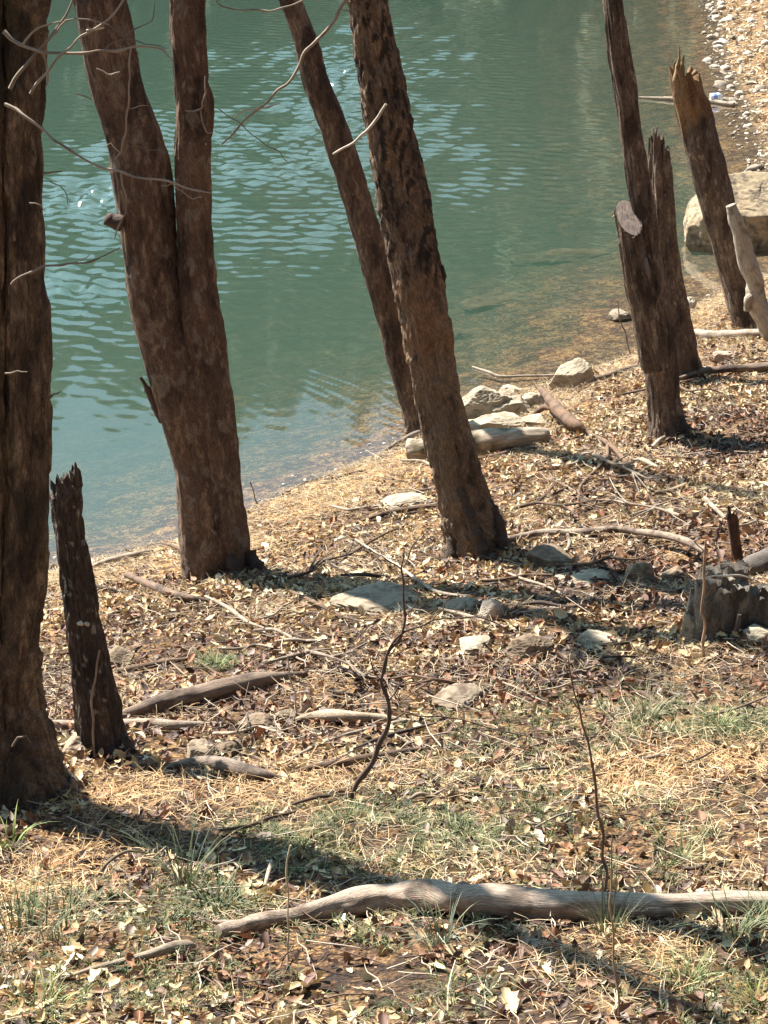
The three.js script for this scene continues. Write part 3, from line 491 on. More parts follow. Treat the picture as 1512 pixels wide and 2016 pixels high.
{ // broken snag behind it
  const root = standFoot(1340, 752); root.y = ground(root.x, root.z);
  const t = base('split_snag', root, 'split dead snag with a jagged notched top beside the slim straight stem', 'snag');
  const A = up([[1292, 268, 24], [1296, 330, 34], [1302, 420, 38], [1312, 520, 46], [1324, 620, 66], [1333, 690, 78], [1338, 735, 88]]), B = up([[1309, 290, 14], [1311, 340, 22], [1313, 420, 26], [1320, 520, 36], [1332, 620, 44]]);
  const ap = stemPoints(A, root, -0.03), bp = stemPoints(B, root, -0.03).map((q) => ({ p: q.p.add(V(0, 0, 0.03)), r: q.r }));
  mesh('trunk', tube(flare(ap, root, 1.15), { ...trunkOpts(barkLook('grey', 53), root), ragged: 0.1, hollow: 0.1 }), barkMat, t);
  mesh('trunk', tube(bp, { ...trunkOpts(barkLook('grey', 59), root), ragged: 0.08, hollow: 0.05, seg: 40 }), barkMat, t);
  const tp = ap[ap.length - 1]; brokenTop(tp.p, tp.r, root, t, [0.3, 0.24, 0.2], 0.16, 3, 3.0);
  branch('root', [[1352, 735, 20], [1366, 750, 22], [1380, 760, 12]], root.z + 0.00, root, t, [0.1, 0.075, 0.065], barkMat, 0.05);
}
{ // leaning snag with torn orange wood
  const root = standFoot(1484, 640); root.y = ground(root.x, root.z);
  const t = base('leaning_snag', root, 'leaning dead trunk with torn orange wood at its broken top, right', 'snag');
  const cl = up([[1345, 140, 54], [1360, 205, 62], [1384, 300, 68], [1410, 400, 66], [1434, 490, 64], [1456, 565, 64], [1474, 620, 72]]);
  const pts = stemPoints(cl, root, -0.05), yt = pts[pts.length - 1].p.y;
  const torn = (c, p, tt, th) => { const f = fbm(p.x * 9, p.y * 3, p.z * 9, 3); return mixc(c, mixc([0.42, 0.25, 0.125], [0.25, 0.135, 0.07], smooth(-0.1, 0.25, f)), smooth(yt - 0.66, yt - 0.5, p.y + 0.35 * f - 0.9 * Math.max(0, p.x - spline(pts.map((q) => q.p.x), 1) - 0.02)));
  };
  mesh('trunk', tube(flare(pts, root, 1.2), { ...trunkOpts(barkLook('grey', 61, torn), root), ragged: 0.16, hollow: 0.1, slant: [0.8, 0, 0.3, 0.5] }), barkMat, t);
  const tp = pts[pts.length - 1]; brokenTop(tp.p, tp.r, root, t, [0.5, 0.36, 0.18], 0.3, 5, 2.8);
}
{ // dead stub, lower left
  const root = standFoot(206, 1490); root.z -= 0.07; root.y = ground(root.x, root.z);
  const t = base('dead_stub', root, 'black rotten stub with pale lichen spots and a broken top, left', 'snag');
  const cl = up([[126, 940, 50], [130, 970, 55], [138, 1040, 56], [151, 1120, 60], [163, 1200, 64], [175, 1290, 74], [188, 1380, 82], [200, 1450, 84]]);
  const pts = stemPoints(cl, root, -0.02);
  const spots = (c, p) => { const f = fbm(p.x * 19, p.y * 17, p.z * 19, 3); return mixc(c, [0.42, 0.4, 0.35], 0.85 * smooth(0.2, 0.29, f)); };
  mesh('trunk', tube(flare(pts, root, 1.15), { ...trunkOpts(barkLook('rotten', 71, spots), root), ragged: 0.12, hollow: 0.09, slant: [-0.9, 0, 0.2, 0.55] }), barkMat, t);
  const tp = pts[pts.length - 1]; brokenTop(tp.p, tp.r, root, t, [0.2, 0.15, 0.11], 0.1, 4, 0.4);
  branch('splinter', [[151, 955, 12], [150, 930, 9], [148, 910, 3]], tp.p.z + 0.02, root, t, [0.12, 0.085, 0.065], woodMat);
  branch('shelf_fungus', [[152, 1228, 6], [163, 1226, 14], [176, 1230, 6]], tp.p.z + 0.1, root, t, [0.55, 0.52, 0.47], stoneMat);
  branch('vine', [[196, 1280, 5], [189, 1330, 6], [180, 1385, 7], [183, 1440, 7], [186, 1490, 7]], root.z + 0.13, root, t, [0.24, 0.18, 0.14]);
  branch('root', [[226, 1440, 22], [240, 1480, 24], [250, 1508, 20]], root.z + 0.00, root, t, [0.06, 0.045, 0.04], barkMat, 0.05);
}
{ // old stump, right edge
  const root = standFoot(1432, 1266); root.z -= 0.2; root.y = ground(root.x, root.z);
  const t = base('old_stump', root, 'weathered grey stump with a pale mossy top at the right edge', 'stump');
  const s = 81, grey = { relief: (x, l, z, r, t) => (1 - 0.9 * smooth(0.7, 1, t)) * r * (0.3 * nz(x * 5 + s, l * 2, z * 5) + 0.3 * Math.abs(nz(x * 20, l * 2.4 + s, z * 20)) + 0.1 * nz(x * 60, l * 12, z * 60)), color: (p) => { const f = fbm(p.x * 14, p.y * 3, p.z * 14, 3), g = fbm(p.x * 6 + 3, p.y * 6, p.z * 6, 3); return mixc(mixc([0.27, 0.24, 0.205], [0.11, 0.092, 0.076], smooth(-0.1, 0.25, f)), [0.42, 0.41, 0.34], 0.8 * smooth(0.14, 0.28, g)); } };
  const W = metres(64, root), Y = (py) => atZ(1430, py, root.z).y;
  const columns = [];
  for (const [ox, oz, k, py] of [[-0.5, 0.3, 0.5, 1142], [-0.12, 0.45, 0.52, 1156], [0.3, 0.35, 0.5, 1150], [-0.35, -0.25, 0.55, 1132], [0.25, -0.3, 0.6, 1126], [0.62, 0.2, 0.42, 1166], [-0.72, 0.0, 0.36, 1168], [0.05, 0.1, 0.5, 1138], [1.0, 0.1, 0.5, 1176], [1.35, -0.1, 0.5, 1164]]) {
    const x = root.x + ox * W, z = root.z + oz * W * 0.9, g0 = ground(x, z), top = Y(py) + 0.02;
    columns.push(tube([{ p: V(x + ox * 0.02, g0 - 0.15, z + oz * 0.02), r: W * k * 1.12 }, { p: V(x + ox * 0.01, g0 + 0.05, z), r: W * k }, { p: V(x + rr(-0.01, 0.01), (g0 + top) / 2, z), r: W * k * 0.94 }, { p: V(x + rr(-0.012, 0.012), top, z), r: W * k * 0.8 }], { seg: 40, step: 0.012, origin: root, ragged: 0.06, hollow: -0.012, ...grey }));
  }
  mesh('trunk', mergeGeometries(columns), barkMat, t);
  branch('root', [[1456, 1210, 8], [1450, 1240, 12], [1440, 1268, 12]], root.z + W + 0.03, root, t, [0.2, 0.17, 0.14], woodMat);
  branch('splinter', [[1390, 1138, 5], [1430, 1134, 6], [1470, 1136, 6], [1490, 1142, 4]], root.z + W * 0.95, root, t, [0.55, 0.48, 0.4]);
}
{ // short upright brown stub
  const root = standFoot(1452, 1102);
  const t = base('broken_stub', root, 'short reddish-brown broken stub standing above the old stump', 'stub');
  const pts = stemPoints(up([[1440, 1008, 16], [1443, 1025, 22], [1447, 1060, 22], [1451, 1092, 22]]), root, 0);
  mesh('stem', tube(flare(pts, root, 1.05), { seg: 24, step: 0.012, origin: root, ragged: 0.05, hollow: 0.02, relief: (x, l, z, r) => r * 0.2 * nz(x * 60, l * 9, z * 60), color: (p) => mixc([0.2, 0.09, 0.045], [0.08, 0.04, 0.028], smooth(-0.1, 0.2, fbm(p.x * 40, p.y * 8, p.z * 40, 3))) }), woodMat, t);
  branch('splinter', [[1436, 1022, 12], [1435, 1008, 8], [1434, 996, 3]], root.z + 0.01, root, t, [0.06, 0.035, 0.028], woodMat);
}
console.log('trees ready');

// ---------------------------------------------------------------- fallen wood: points (px, py, width in px, lift in metres)
function fallen(name, label, category, cl, o = {}) {
  const { tone = [0.3, 0.25, 0.21], tone2 = [0.16, 0.12, 0.1], seg = 12, group, mat = woodMat, rough = 0.19, shoots = [], y0, moss = 0, settle = 0.85 } = o, sd = rr(0, 90);
  const place = (c) => c.map(([px, py, w, lift = 0]) => {
    let p = y0 === undefined ? spot(px, py) : onWater(px, py, y0), r = metres(w, p) / 2;
    if (y0 === undefined) { p = spot(px, py, r * settle + lift + 0.016); r = Math.max(0.002, metres(w, p) / 2); }
    return { p, r };
  });
  const pts = place(cl), root = pts[0].p.clone();
  const color = (p) => { const f = fbm(p.x * 6 + sd, p.y * 6, p.z * 6, 3), g = fbm(p.x * 20, p.y * 20 + sd, p.z * 20, 2); let k = mixc(tone, tone2, smooth(-0.05, 0.35, f + 0.6 * g)); return moss ? mixc(k, [0.12, 0.1, 0.03], moss * smooth(0.0, 0.18, f)) : k; };
  const relief = (x, l, z, r) => r * (rough * nz(x * 8 / Math.max(0.3, r * 20) + sd, l * 5, z * 8 / Math.max(0.3, r * 20)) + rough * 0.8 * nz(x * 30, l * 6 + sd, z * 30));
  if (!shoots.length) { const m = mesh(numbered(name), tube(pts, { seg, step: Math.max(0.012, pts[0].r * 0.4), origin: root, color, relief }), mat, scene); m.position.copy(root); return tag(m, label, category, group); }
  const t = base(name, root, label, category, group);
  mesh('stem', tube(pts, { seg, step: Math.max(0.012, pts[0].r * 0.4), origin: root, color, relief }), mat, t);
  for (const [nm, c] of shoots) mesh(nm, tube(place(c), { seg: 8, step: 0.02, origin: root, color, relief }), mat, t);
  return t;
}
const bleached = { tone: [0.52, 0.44, 0.35], tone2: [0.3, 0.24, 0.19] }, brownWood = { tone: [0.2, 0.125, 0.08], tone2: [0.09, 0.058, 0.042] }, darkWood = { tone: [0.1, 0.07, 0.056], tone2: [0.05, 0.036, 0.03] };
fallen('fallen_log', 'long weathered grey log lying across the foreground to the right edge', 'log', [[430, 1834, 26], [462, 1826, 31], [520, 1814, 36], [600, 1798, 38], [690, 1776, 50], [770, 1764, 52], [840, 1762, 62], [900, 1772, 54], [960, 1770, 62], [1060, 1780, 57], [1170, 1784, 58], [1300, 1786, 50], [1420, 1778, 46], [1540, 1776, 42], [1640, 1772, 40]],
  { tone: [0.54, 0.44, 0.36], tone2: [0.27, 0.2, 0.155], seg: 52, rough: 0.2, shoots: [['knot', [[900, 1770, 44, 0.02], [912, 1752, 40, 0.05], [918, 1744, 26, 0.08]]], ['knot', [[838, 1760, 34, 0.03], [842, 1748, 28, 0.06], [846, 1742, 16, 0.08]]], ['split_end', [[470, 1822, 22], [440, 1818, 16, 0.02], [418, 1814, 8, 0.04]]]] });
fallen('stick', 'pale tapered stick beside the left tip of the foreground log', 'stick', [[120, 1928, 5], [180, 1908, 9], [236, 1894, 13], [290, 1880, 18], [345, 1864, 24], [372, 1862, 18], [384, 1862, 10]], { tone: [0.44, 0.37, 0.29], tone2: [0.26, 0.2, 0.15] });
fallen('fallen_log', 'long grey log lying behind the dead stub, left of centre', 'log', [[236, 1408, 16], [290, 1392, 30], [340, 1378, 36], [420, 1360, 38], [500, 1342, 34], [560, 1332, 20], [600, 1326, 10]], { tone: [0.32, 0.24, 0.185], tone2: [0.15, 0.105, 0.085], seg: 28 });
fallen('driftwood_pole', 'straight pale pole passing behind the foot of the dead stub', 'stick', [[60, 1424, 16], [130, 1427, 18], [220, 1426, 18], [300, 1425, 22], [350, 1428, 20], [400, 1426, 12], [440, 1424, 6]], { ...bleached, tone2: [0.28, 0.18, 0.13], seg: 16 });
fallen('fallen_log', 'short curved log with dark underside, lower left', 'log', [[330, 1512, 14], [365, 1504, 22], [420, 1502, 28], [470, 1512, 30], [515, 1524, 24], [552, 1532, 10]], { tone: [0.3, 0.24, 0.2], tone2: [0.09, 0.065, 0.055], seg: 24 });
fallen('fallen_branch', 'dark straight branch touching the foot of the bent sapling', 'branch', [[565, 1524, 8], [620, 1510, 14], [680, 1502, 18], [740, 1490, 18], [800, 1480, 14], [838, 1474, 8]], { ...brownWood, seg: 14 });
fallen('split_plank', 'pale split sliver of wood left of the bent sapling', 'wood', [[572, 1418, 6], [610, 1411, 18], [660, 1409, 24], [710, 1411, 20], [760, 1414, 14], [824, 1420, 5]], { tone: [0.6, 0.5, 0.38], tone2: [0.42, 0.33, 0.24], seg: 14 });
fallen('fallen_branch', 'forked pale branch just below the pale split sliver', 'branch', [[556, 1504, 5], [620, 1470, 8], [690, 1444, 8], [750, 1430, 9], [800, 1418, 10]], { ...bleached, shoots: [['shoot', [[750, 1430, 7], [780, 1448, 6], [818, 1468, 5], [836, 1476, 4]]]] });
fallen('stick', 'brown stick with a broken left end below the twin trunk', 'stick', [[248, 1132, 12, 0.08], [290, 1150, 15, 0.04], [330, 1166, 16], [370, 1176, 14], [408, 1182, 6]], { ...brownWood, tone: [0.28, 0.19, 0.14] });
fallen('driftwood_pole', 'pale driftwood stick on the waterline left of the twin trunk', 'driftwood', [[180, 1116, 8], [210, 1106, 14], [250, 1096, 14], [300, 1084, 7]], bleached);
fallen('fallen_branch', 'long wavy branch from the thick centre trunk to the right', 'branch', [[872, 1116, 6], [890, 1096, 8, 0.02], [915, 1078, 10, 0.05], [960, 1070, 11, 0.05], [1000, 1062, 13, 0.02], [1060, 1050, 15], [1150, 1046, 13], [1212, 1040, 12, 0.03], [1260, 1047, 13, 0.05], [1320, 1056, 16, 0.06], [1350, 1066, 16, 0.06], [1388, 1086, 14, 0.06]],
  { tone: [0.42, 0.34, 0.27], tone2: [0.14, 0.095, 0.075], shoots: [['shoot', [[935, 1076, 7, 0.03], [945, 1092, 7, 0.02], [938, 1112, 6], [936, 1136, 5]]], ['shoot', [[1118, 1052, 7], [1120, 1075, 7], [1104, 1098, 5]]], ['shoot', [[1008, 1070, 6], [970, 1082, 6], [946, 1098, 5], [934, 1114, 4]]]] });
fallen('fallen_branch', 'antler-shaped brown branch propped up near the waterline', 'branch', [[1064, 766, 12, 0.16], [1080, 784, 18, 0.14], [1104, 812, 24, 0.07], [1136, 838, 22, 0.02], [1160, 852, 8], [1196, 872, 9, 0.03], [1216, 890, 10, 0.02], [1250, 938, 10], [1285, 988, 7], [1308, 1024, 5]],
  { tone: [0.26, 0.16, 0.1], tone2: [0.12, 0.075, 0.055], shoots: [['shoot', [[1098, 806, 14, 0.08], [1070, 803, 12, 0.08], [1048, 818, 10, 0.04], [1028, 842, 7]]], ['shoot', [[1196, 872, 7, 0.03], [1192, 905, 7, 0.02], [1160, 938, 6], [1142, 960, 6, 0.02], [1138, 1000, 5]]]] });
fallen('fallen_log', 'mossy bleached log on the shore passing behind the thick centre trunk', 'log', [[806, 888, 44], [840, 884, 46], [900, 876, 46], [960, 868, 46], [1010, 864, 44], [1050, 860, 38], [1078, 856, 26]], { tone: [0.54, 0.46, 0.37], tone2: [0.3, 0.25, 0.19], seg: 36, moss: 0.85, settle: 0.75 });
fallen('driftwood_pole', 'knobbly pale driftwood pole lying under the leaning dead trunk', 'driftwood', [[1350, 660, 14], [1372, 656, 18], [1400, 660, 18], [1440, 658, 18], [1500, 655, 17], [1580, 652, 15]], { ...bleached, tone: [0.58, 0.5, 0.43], seg: 18 });
fallen('fallen_branch', 'dark thin pole running right from the split snag foot', 'branch', [[1226, 776, 5, 0.06], [1290, 762, 6, 0.06], [1340, 744, 8, 0.06], [1390, 730, 14, 0.04], [1440, 726, 16, 0.03], [1520, 722, 20], [1590, 720, 20]], { tone: [0.3, 0.22, 0.17], tone2: [0.09, 0.06, 0.05] });
fallen('fallen_branch', 'dark branch along the waterline right of the egg-shaped rock', 'branch', [[1076, 762, 6], [1120, 752, 9], [1180, 744, 10], [1230, 728, 10], [1270, 718, 8]], { ...brownWood, tone: [0.24, 0.17, 0.13] });
fallen('floating_twig', 'thin pale twig lying in shallow water left of the egg-shaped rock', 'twig', [[930, 722, 4], [960, 732, 6], [986, 741, 6], [1030, 740, 5], [1090, 739, 5]], { ...bleached, y0: 0.008 });
fallen('floating_branch', 'pale branch floating in the cove behind the leaning dead trunk', 'branch', [[1258, 192, 4], [1300, 194, 8], [1345, 197, 10], [1400, 200, 10], [1445, 206, 9]], { ...bleached, y0: 0.02 });
fallen('stick', 'thin dark stick leading right-upward behind the bent sapling tip', 'stick', [[620, 1142, 4], [660, 1112, 5, 0.02], [710, 1078, 5, 0.03], [760, 1050, 5, 0.02], [800, 1034, 4]], brownWood);
fallen('stick', 'curved white stick below the thick centre trunk foot', 'stick', [[700, 1062, 4, 0.02], [740, 1088, 5, 0.05], [790, 1118, 6, 0.05], [830, 1148, 7, 0.03], [870, 1168, 8], [925, 1174, 6]], { ...bleached, tone: [0.58, 0.52, 0.44] });
fallen('stick', 'short brown stick below the round brown stone, left', 'stick', [[232, 1322, 10], [280, 1312, 14], [325, 1304, 12], [368, 1298, 7]], brownWood);
fallen('stick', 'pale twig arching over the shadow in the lower left', 'stick', [[194, 1722, 5], [215, 1696, 6, 0.06], [250, 1676, 6, 0.1], [290, 1680, 4, 0.07]], { tone: [0.34, 0.28, 0.22], tone2: [0.2, 0.16, 0.12] });
fallen('stick', 'white curved twig inside the left tree shadow', 'stick', [[380, 1722, 4], [420, 1706, 6, 0.02], [455, 1696, 5, 0.03], [478, 1682, 4, 0.04]], { tone: [0.36, 0.31, 0.25], tone2: [0.2, 0.16, 0.13] });
fallen('stick', 'short bright upright twig at the tip of the left tree shadow', 'stick', [[522, 1744, 8], [528, 1720, 9, 0.03], [535, 1694, 6, 0.06]], { ...bleached, tone: [0.62, 0.54, 0.44] });
fallen('stick', 'pale stick leaning right of the long wavy branch end', 'stick', [[1388, 980, 8, 0.03], [1405, 998, 9, 0.02], [1428, 1020, 8]], bleached);
fallen('stick', 'pale peeled stick on leaves right of the thick centre trunk', 'stick', [[1290, 970, 8], [1320, 966, 10], [1352, 954, 9]], { ...bleached, tone: [0.56, 0.42, 0.26] });
fallen('stick', 'pale stick lying right of the forked slim tree foot', 'stick', [[1244, 908, 8], [1262, 906, 12], [1286, 916, 10], [1300, 922, 6]], bleached);
fallen('stick', 'short bright stick leaning on the forked slim tree foot', 'stick', [[1285, 880, 8], [1298, 868, 10, 0.03], [1310, 860, 8, 0.06]], { ...bleached, tone: [0.6, 0.52, 0.44] });
fallen('stick', 'brown stick on leaves left of the antler-shaped branch', 'stick', [[930, 905, 5], [970, 898, 8], [1010, 888, 8], [1060, 880, 6]], brownWood);
fallen('stick', 'dark stick lying across the shore left of the thick centre trunk', 'stick', [[752, 982, 6], [790, 972, 8], [830, 966, 8], [866, 962, 5]], brownWood);
fallen('stick', 'longer brown stick below the pale flat stone, left of centre trunk', 'stick', [[700, 1030, 5], [760, 1010, 9], [820, 1000, 10], [868, 992, 7]], brownWood);
fallen('stick', 'two-foot pale stick right of the bent sapling, pointing down right', 'stick', [[1115, 1060, 4], [1180, 1062, 5]], bleached);
fallen('stick', 'thin pale stick crossing the litter right of the brown wedge-shaped stone', 'stick', [[1100, 1330, 4], [1150, 1318, 6], [1210, 1300, 5]], bleached);
fallen('stick', 'bent twig on the waterline at the left foot of the slim leaning trunk', 'stick', [[756, 888, 6], [790, 868, 10], [826, 852, 12], [850, 848, 10]], { tone: [0.34, 0.28, 0.24], tone2: [0.18, 0.14, 0.12] });
fallen('stick', 'thin grey stick right of the thin upright stem, lower right', 'stick', [[1350, 1420, 4], [1400, 1408, 5, 0.02], [1450, 1394, 5, 0.03], [1512, 1370, 4, 0.03]], { tone: [0.28, 0.22, 0.18], tone2: [0.14, 0.1, 0.08] });
fallen('stick', 'dark stick lying along the waterline right of the twin trunk', 'stick', [[640, 944, 4], [675, 936, 6], [720, 925, 4]], brownWood);
// dead twiggy brush lying on the bank: a crooked stem with finer and finer shoots
function brush(px, py, l, a, label, tones) {
  const up2 = () => rr(0.02, 0.16), dx = Math.cos(a) * l, dy = Math.sin(a) * l, stem = [0, 0.25, 0.5, 0.75, 1].map((t) => [px + dx * t + rr(-8, 8), py + dy * t + rr(-8, 8), 8 - 6 * t, t < 0.1 ? 0.01 : up2() * 0.6]), shoots = [];
  for (let i = 0; i < 9; i++) { const q = stem[1 + (i % 4)], b = a + rr(0.35, 1.1) * (i % 2 ? 1 : -1), m = l * rr(0.2, 0.5), lift = q[3]; shoots.push(['shoot', [[q[0], q[1], q[2] * 0.7, lift], [q[0] + Math.cos(b) * m * 0.5 + rr(-5, 5), q[1] + Math.sin(b) * m * 0.35, q[2] * 0.5, lift + rr(-0.02, 0.06)], [q[0] + Math.cos(b) * m, q[1] + Math.sin(b) * m * 0.7, 2, Math.max(0, lift + rr(-0.05, 0.06))]]]); }
  fallen('dead_brush', label, 'branch', stem, { ...tones, seg: 8, shoots, group: 'dead twiggy brush on the bank' });
}
brush(1010, 1000, 190, -0.12, 'dark twiggy brush just right of the thick centre trunk foot', brownWood);
brush(1330, 1010, -180, 0.18, 'pale twiggy brush left of the short reddish-brown stub', bleached);
brush(1120, 1120, 170, -0.2, 'brown twiggy brush in front of the long wavy branch', brownWood);
brush(1170, 900, 150, 0.35, 'grey twiggy brush in front of the forked slim tree', { tone: [0.34, 0.28, 0.23], tone2: [0.18, 0.14, 0.11] });
brush(560, 1130, 170, -0.25, 'dark twiggy brush lying in the shadow of the twin trunk', darkWood);
brush(420, 1450, 170, -0.15, 'pale twiggy brush between the long grey log and short curved log', bleached);
brush(900, 1350, -190, 0.15, 'brown twiggy brush right of the bent sapling', brownWood);
brush(1290, 760, 130, 0.1, 'dark twiggy brush in front of the split snag', brownWood);
brush(620, 1290, 140, 0.3, 'grey twiggy brush below the broad grey slab', { tone: [0.36, 0.3, 0.24], tone2: [0.2, 0.15, 0.12] });
const LANDMARKS = [['dead stub', 190, 1400], ['twin trunk foot', 420, 1140], ['thick centre trunk foot', 940, 1090], ['forked slim tree foot', 1320, 860], ['old grey stump', 1430, 1200], ['bent sapling', 750, 1450], ['brown wedge-shaped stone', 1045, 1280], ['foreground log', 900, 1770], ['thin upright stem', 1165, 1560], ['antler-shaped branch', 1130, 850], ['long grey log', 420, 1360], ['left tree foot', 60, 1590], ['upright white stone', 966, 1205], ['small tuft below the old stump', 1410, 1438], ['broad grey slab', 745, 1190], ['short curved log', 450, 1510]];
const usedLabels = new Set();
for (const [x, y, l, a, w, k] of Array.from({ length: 70 }, () => [rr(120, 1490), rr(900, 1700), rr(50, 170), rr(-0.5, 0.5), rr(4, 9), rnd()])) {
  const p = spot(x, y); if (shore(p.x, p.z) < 0.5) continue;
  const near = LANDMARKS.map(([n, lx, ly]) => ({ n, dx: x - lx, dy: y - ly, d: Math.hypot(x - lx, (y - ly) * 1.3) })).sort((q, r) => q.d - r.d)[0];
  const label = `${l > 110 ? 'long' : 'short'} ${k < 0.45 ? 'pale' : k < 0.75 ? 'brown' : 'dark'} loose stick ${Math.abs(near.dx) > Math.abs(near.dy) * 1.3 ? (near.dx < 0 ? 'left of' : 'right of') : near.dy < 0 ? 'just behind' : 'in front of'} the ${near.n}`;
  if (usedLabels.has(label)) continue; usedLabels.add(label);
  const dx = Math.cos(a) * l / 2, dy = Math.sin(a) * l / 2, c = rr(-8, 8);
  fallen('loose_stick', label, 'stick', [[x - dx, y - dy, w * 0.7, rr(0, 0.03)], [x - dx * 0.3, y - dy * 0.3 + c, w, rr(0, 0.03)], [x + dx * 0.35, y + dy * 0.4 + rr(-6, 6), w * 0.85], [x + dx, y + dy, w * 0.4, rr(0, 0.05)]], { ...(k < 0.45 ? bleached : k < 0.75 ? brownWood : darkWood), seg: 8, group: 'loose sticks scattered through the leaf litter' });
}
fallen('fallen_log', 'dark rounded log end resting behind the old stump at the right edge', 'log', [[1455, 1122, 26], [1485, 1112, 44], [1530, 1100, 50], [1600, 1086, 50]], { tone: [0.2, 0.175, 0.16], tone2: [0.1, 0.085, 0.08], seg: 28 });
{ // bleached crooked limb at the right edge
  const foot = spot(1524, 668), t = base('bleached_limb', foot, 'bright bleached crooked limb standing in front of the leaning dead trunk', 'branch');
  const cl = [[1526, 680, 40], [1512, 640, 40], [1494, 605, 38], [1488, 580, 38], [1486, 555, 36], [1472, 515, 36], [1458, 465, 32], [1446, 425, 26], [1438, 404, 20]];
  const pts = cl.map(([px, py, w]) => { const p = atZ(px, py, foot.z); return { p, r: metres(w, p) / 2 }; });
  mesh('stem', tube(pts, { seg: 28, step: 0.015, origin: foot, relief: (x, l, z, r) => r * (0.2 * nz(x * 12, l * 6, z * 12) + 0.1 * nz(x * 40, l * 14, z * 40)), color: (p) => mixc([0.62, 0.56, 0.48], [0.36, 0.3, 0.25], smooth(0.02, 0.3, fbm(p.x * 9, p.y * 9, p.z * 9, 3))) }), woodMat, t);
  branch('splinter', [[1486, 580, 14], [1474, 590, 18], [1470, 612, 12]], foot.z + 0.06, foot, t, [0.55, 0.48, 0.4], woodMat);
}
{ // litter at the far water's edge
  const p = onWater(1404, 199, 0.02), t = base('floating_litter', p, 'small white and blue piece of litter beside the floating pale branch', 'litter');
  const u = metres(1, p), body = new THREE.LatheGeometry([[0, 0], [0.9, 0], [1, 0.12], [1, 0.9], [0.96, 1], [1, 1.1], [1, 1.8], [0.8, 2.2], [0.36, 2.5], [0.34, 2.8], [0, 2.8]].map(([a, b]) => new THREE.Vector2(a * 9 * u, b * 9 * u)), 20);
  body.rotateZ(-1.45); body.translate(-6 * u, 6 * u, 0);
  mesh('body', body, new THREE.MeshStandardMaterial({ color: new THREE.Color().setRGB(0.75, 0.78, 0.85), roughness: 0.3 }), t);
  const band = new THREE.CylinderGeometry(9.3 * u, 9.3 * u, 7 * u, 20, 1, true); band.rotateZ(-1.45); band.translate(4 * u, 7 * u, 0);
  mesh('band', band, new THREE.MeshStandardMaterial({ color: new THREE.Color().setRGB(0.2, 0.32, 0.7), roughness: 0.35, side: THREE.DoubleSide }), t);
}
console.log('wood ready');

// ---------------------------------------------------------------- saplings and dry stems (standing in the bank)
function sapling(name, label, category, cl, shoots, tone, lean = 0) {
  const [bx, by] = cl[0], root = spot(bx, by), t = base(name, root, label, category), sd = rr(0, 90);
  const build = (c) => { const pts = kinked(c).map(([px, py, w, dz = 0]) => { let z = root.z, p; for (let k = 0; k < 5; k++) { p = atZ(px, py, z + dz); z = root.z + lean * (p.y - root.y); } return { p, r: Math.max(0.0012, metres(w * 0.72, p) / 2) }; }); return tube(pts, { seg: 8, step: 0.02, origin: root, relief: (x, l, z, r) => r * (0.25 * nz(x * 60, l * 20 + sd, z * 60) + 0.4 * Math.max(0, Math.sin(l * 45 + sd)) ** 10), color: (p) => mixc(tone, mixc(tone, [0.05, 0.035, 0.03], 0.5), smooth(-0.05, 0.3, fbm(p.x * 12 + sd, p.y * 12, p.z * 12, 2))) }); };
  const stem = mesh('stem', build([[bx, by + 14, cl[0][2]], ...cl]), twigMat, t);
  for (const s of shoots) mesh('shoot', build(s), twigMat, t);
  return t;
}
sapling('bent_sapling', 'dark crooked leafless sapling in the middle of the bank', 'sapling', [[692, 1575, 13], [720, 1520, 16], [748, 1462, 14], [766, 1420, 12], [764, 1380, 10], [750, 1340, 9], [762, 1290, 8], [786, 1262, 7], [798, 1215, 7], [794, 1170, 6], [790, 1120, 5], [796, 1080, 3]],
  [[[752, 1330, 7], [766, 1278, 6], [800, 1242, 6], [850, 1222, 5], [920, 1216, 5], [965, 1222, 4], [1002, 1244, 3]], [[766, 1420, 5], [800, 1402, 4], [860, 1410, 4], [940, 1426, 4], [1030, 1448, 3], [1110, 1482, 2]], [[790, 1120, 4], [770, 1108, 4], [752, 1094, 3], [726, 1080, 3]], [[794, 1118, 3], [806, 1090, 3], [820, 1066, 3]], [[748, 1462, 4], [715, 1470, 3], [640, 1508, 3]], [[764, 1380, 4], [784, 1352, 4], [812, 1334, 3], [830, 1300, 2]], [[798, 1215, 4], [818, 1190, 3], [826, 1160, 2]], [[750, 1340, 4], [732, 1310, 3], [726, 1278, 2]], [[850, 1222, 3], [872, 1200, 3], [884, 1178, 2]]], [0.09, 0.06, 0.05], 0.05);
sapling('thin_sapling', 'thin upright brown stem rising behind the foreground log, lower right', 'sapling', [[1202, 1800, 8], [1196, 1720, 8], [1188, 1640, 8], [1172, 1540, 7], [1158, 1460, 6], [1142, 1400, 5], [1126, 1340, 4], [1118, 1290, 3]], [[[1142, 1400, 3], [1128, 1380, 3], [1100, 1362, 2]], [[1158, 1460, 3], [1180, 1440, 2], [1196, 1420, 2]]], [0.16, 0.1, 0.07], 0.05);
sapling('dry_stem', 'thin tan dry stem in front of the foreground log, lower right', 'stem', [[1218, 2010, 6], [1214, 1930, 6], [1208, 1850, 6], [1200, 1780, 5], [1204, 1700, 4], [1206, 1640, 3]], [], [0.36, 0.25, 0.14]);
sapling('dry_stem', 'tan dry stem standing at the left corner of the old stump', 'stem', [[1386, 1296, 8], [1388, 1230, 7], [1386, 1160, 7], [1387, 1100, 7], [1390, 1062, 5]], [[[1386, 1085, 4], [1376, 1076, 4], [1366, 1064, 3]]], [0.42, 0.29, 0.19]);
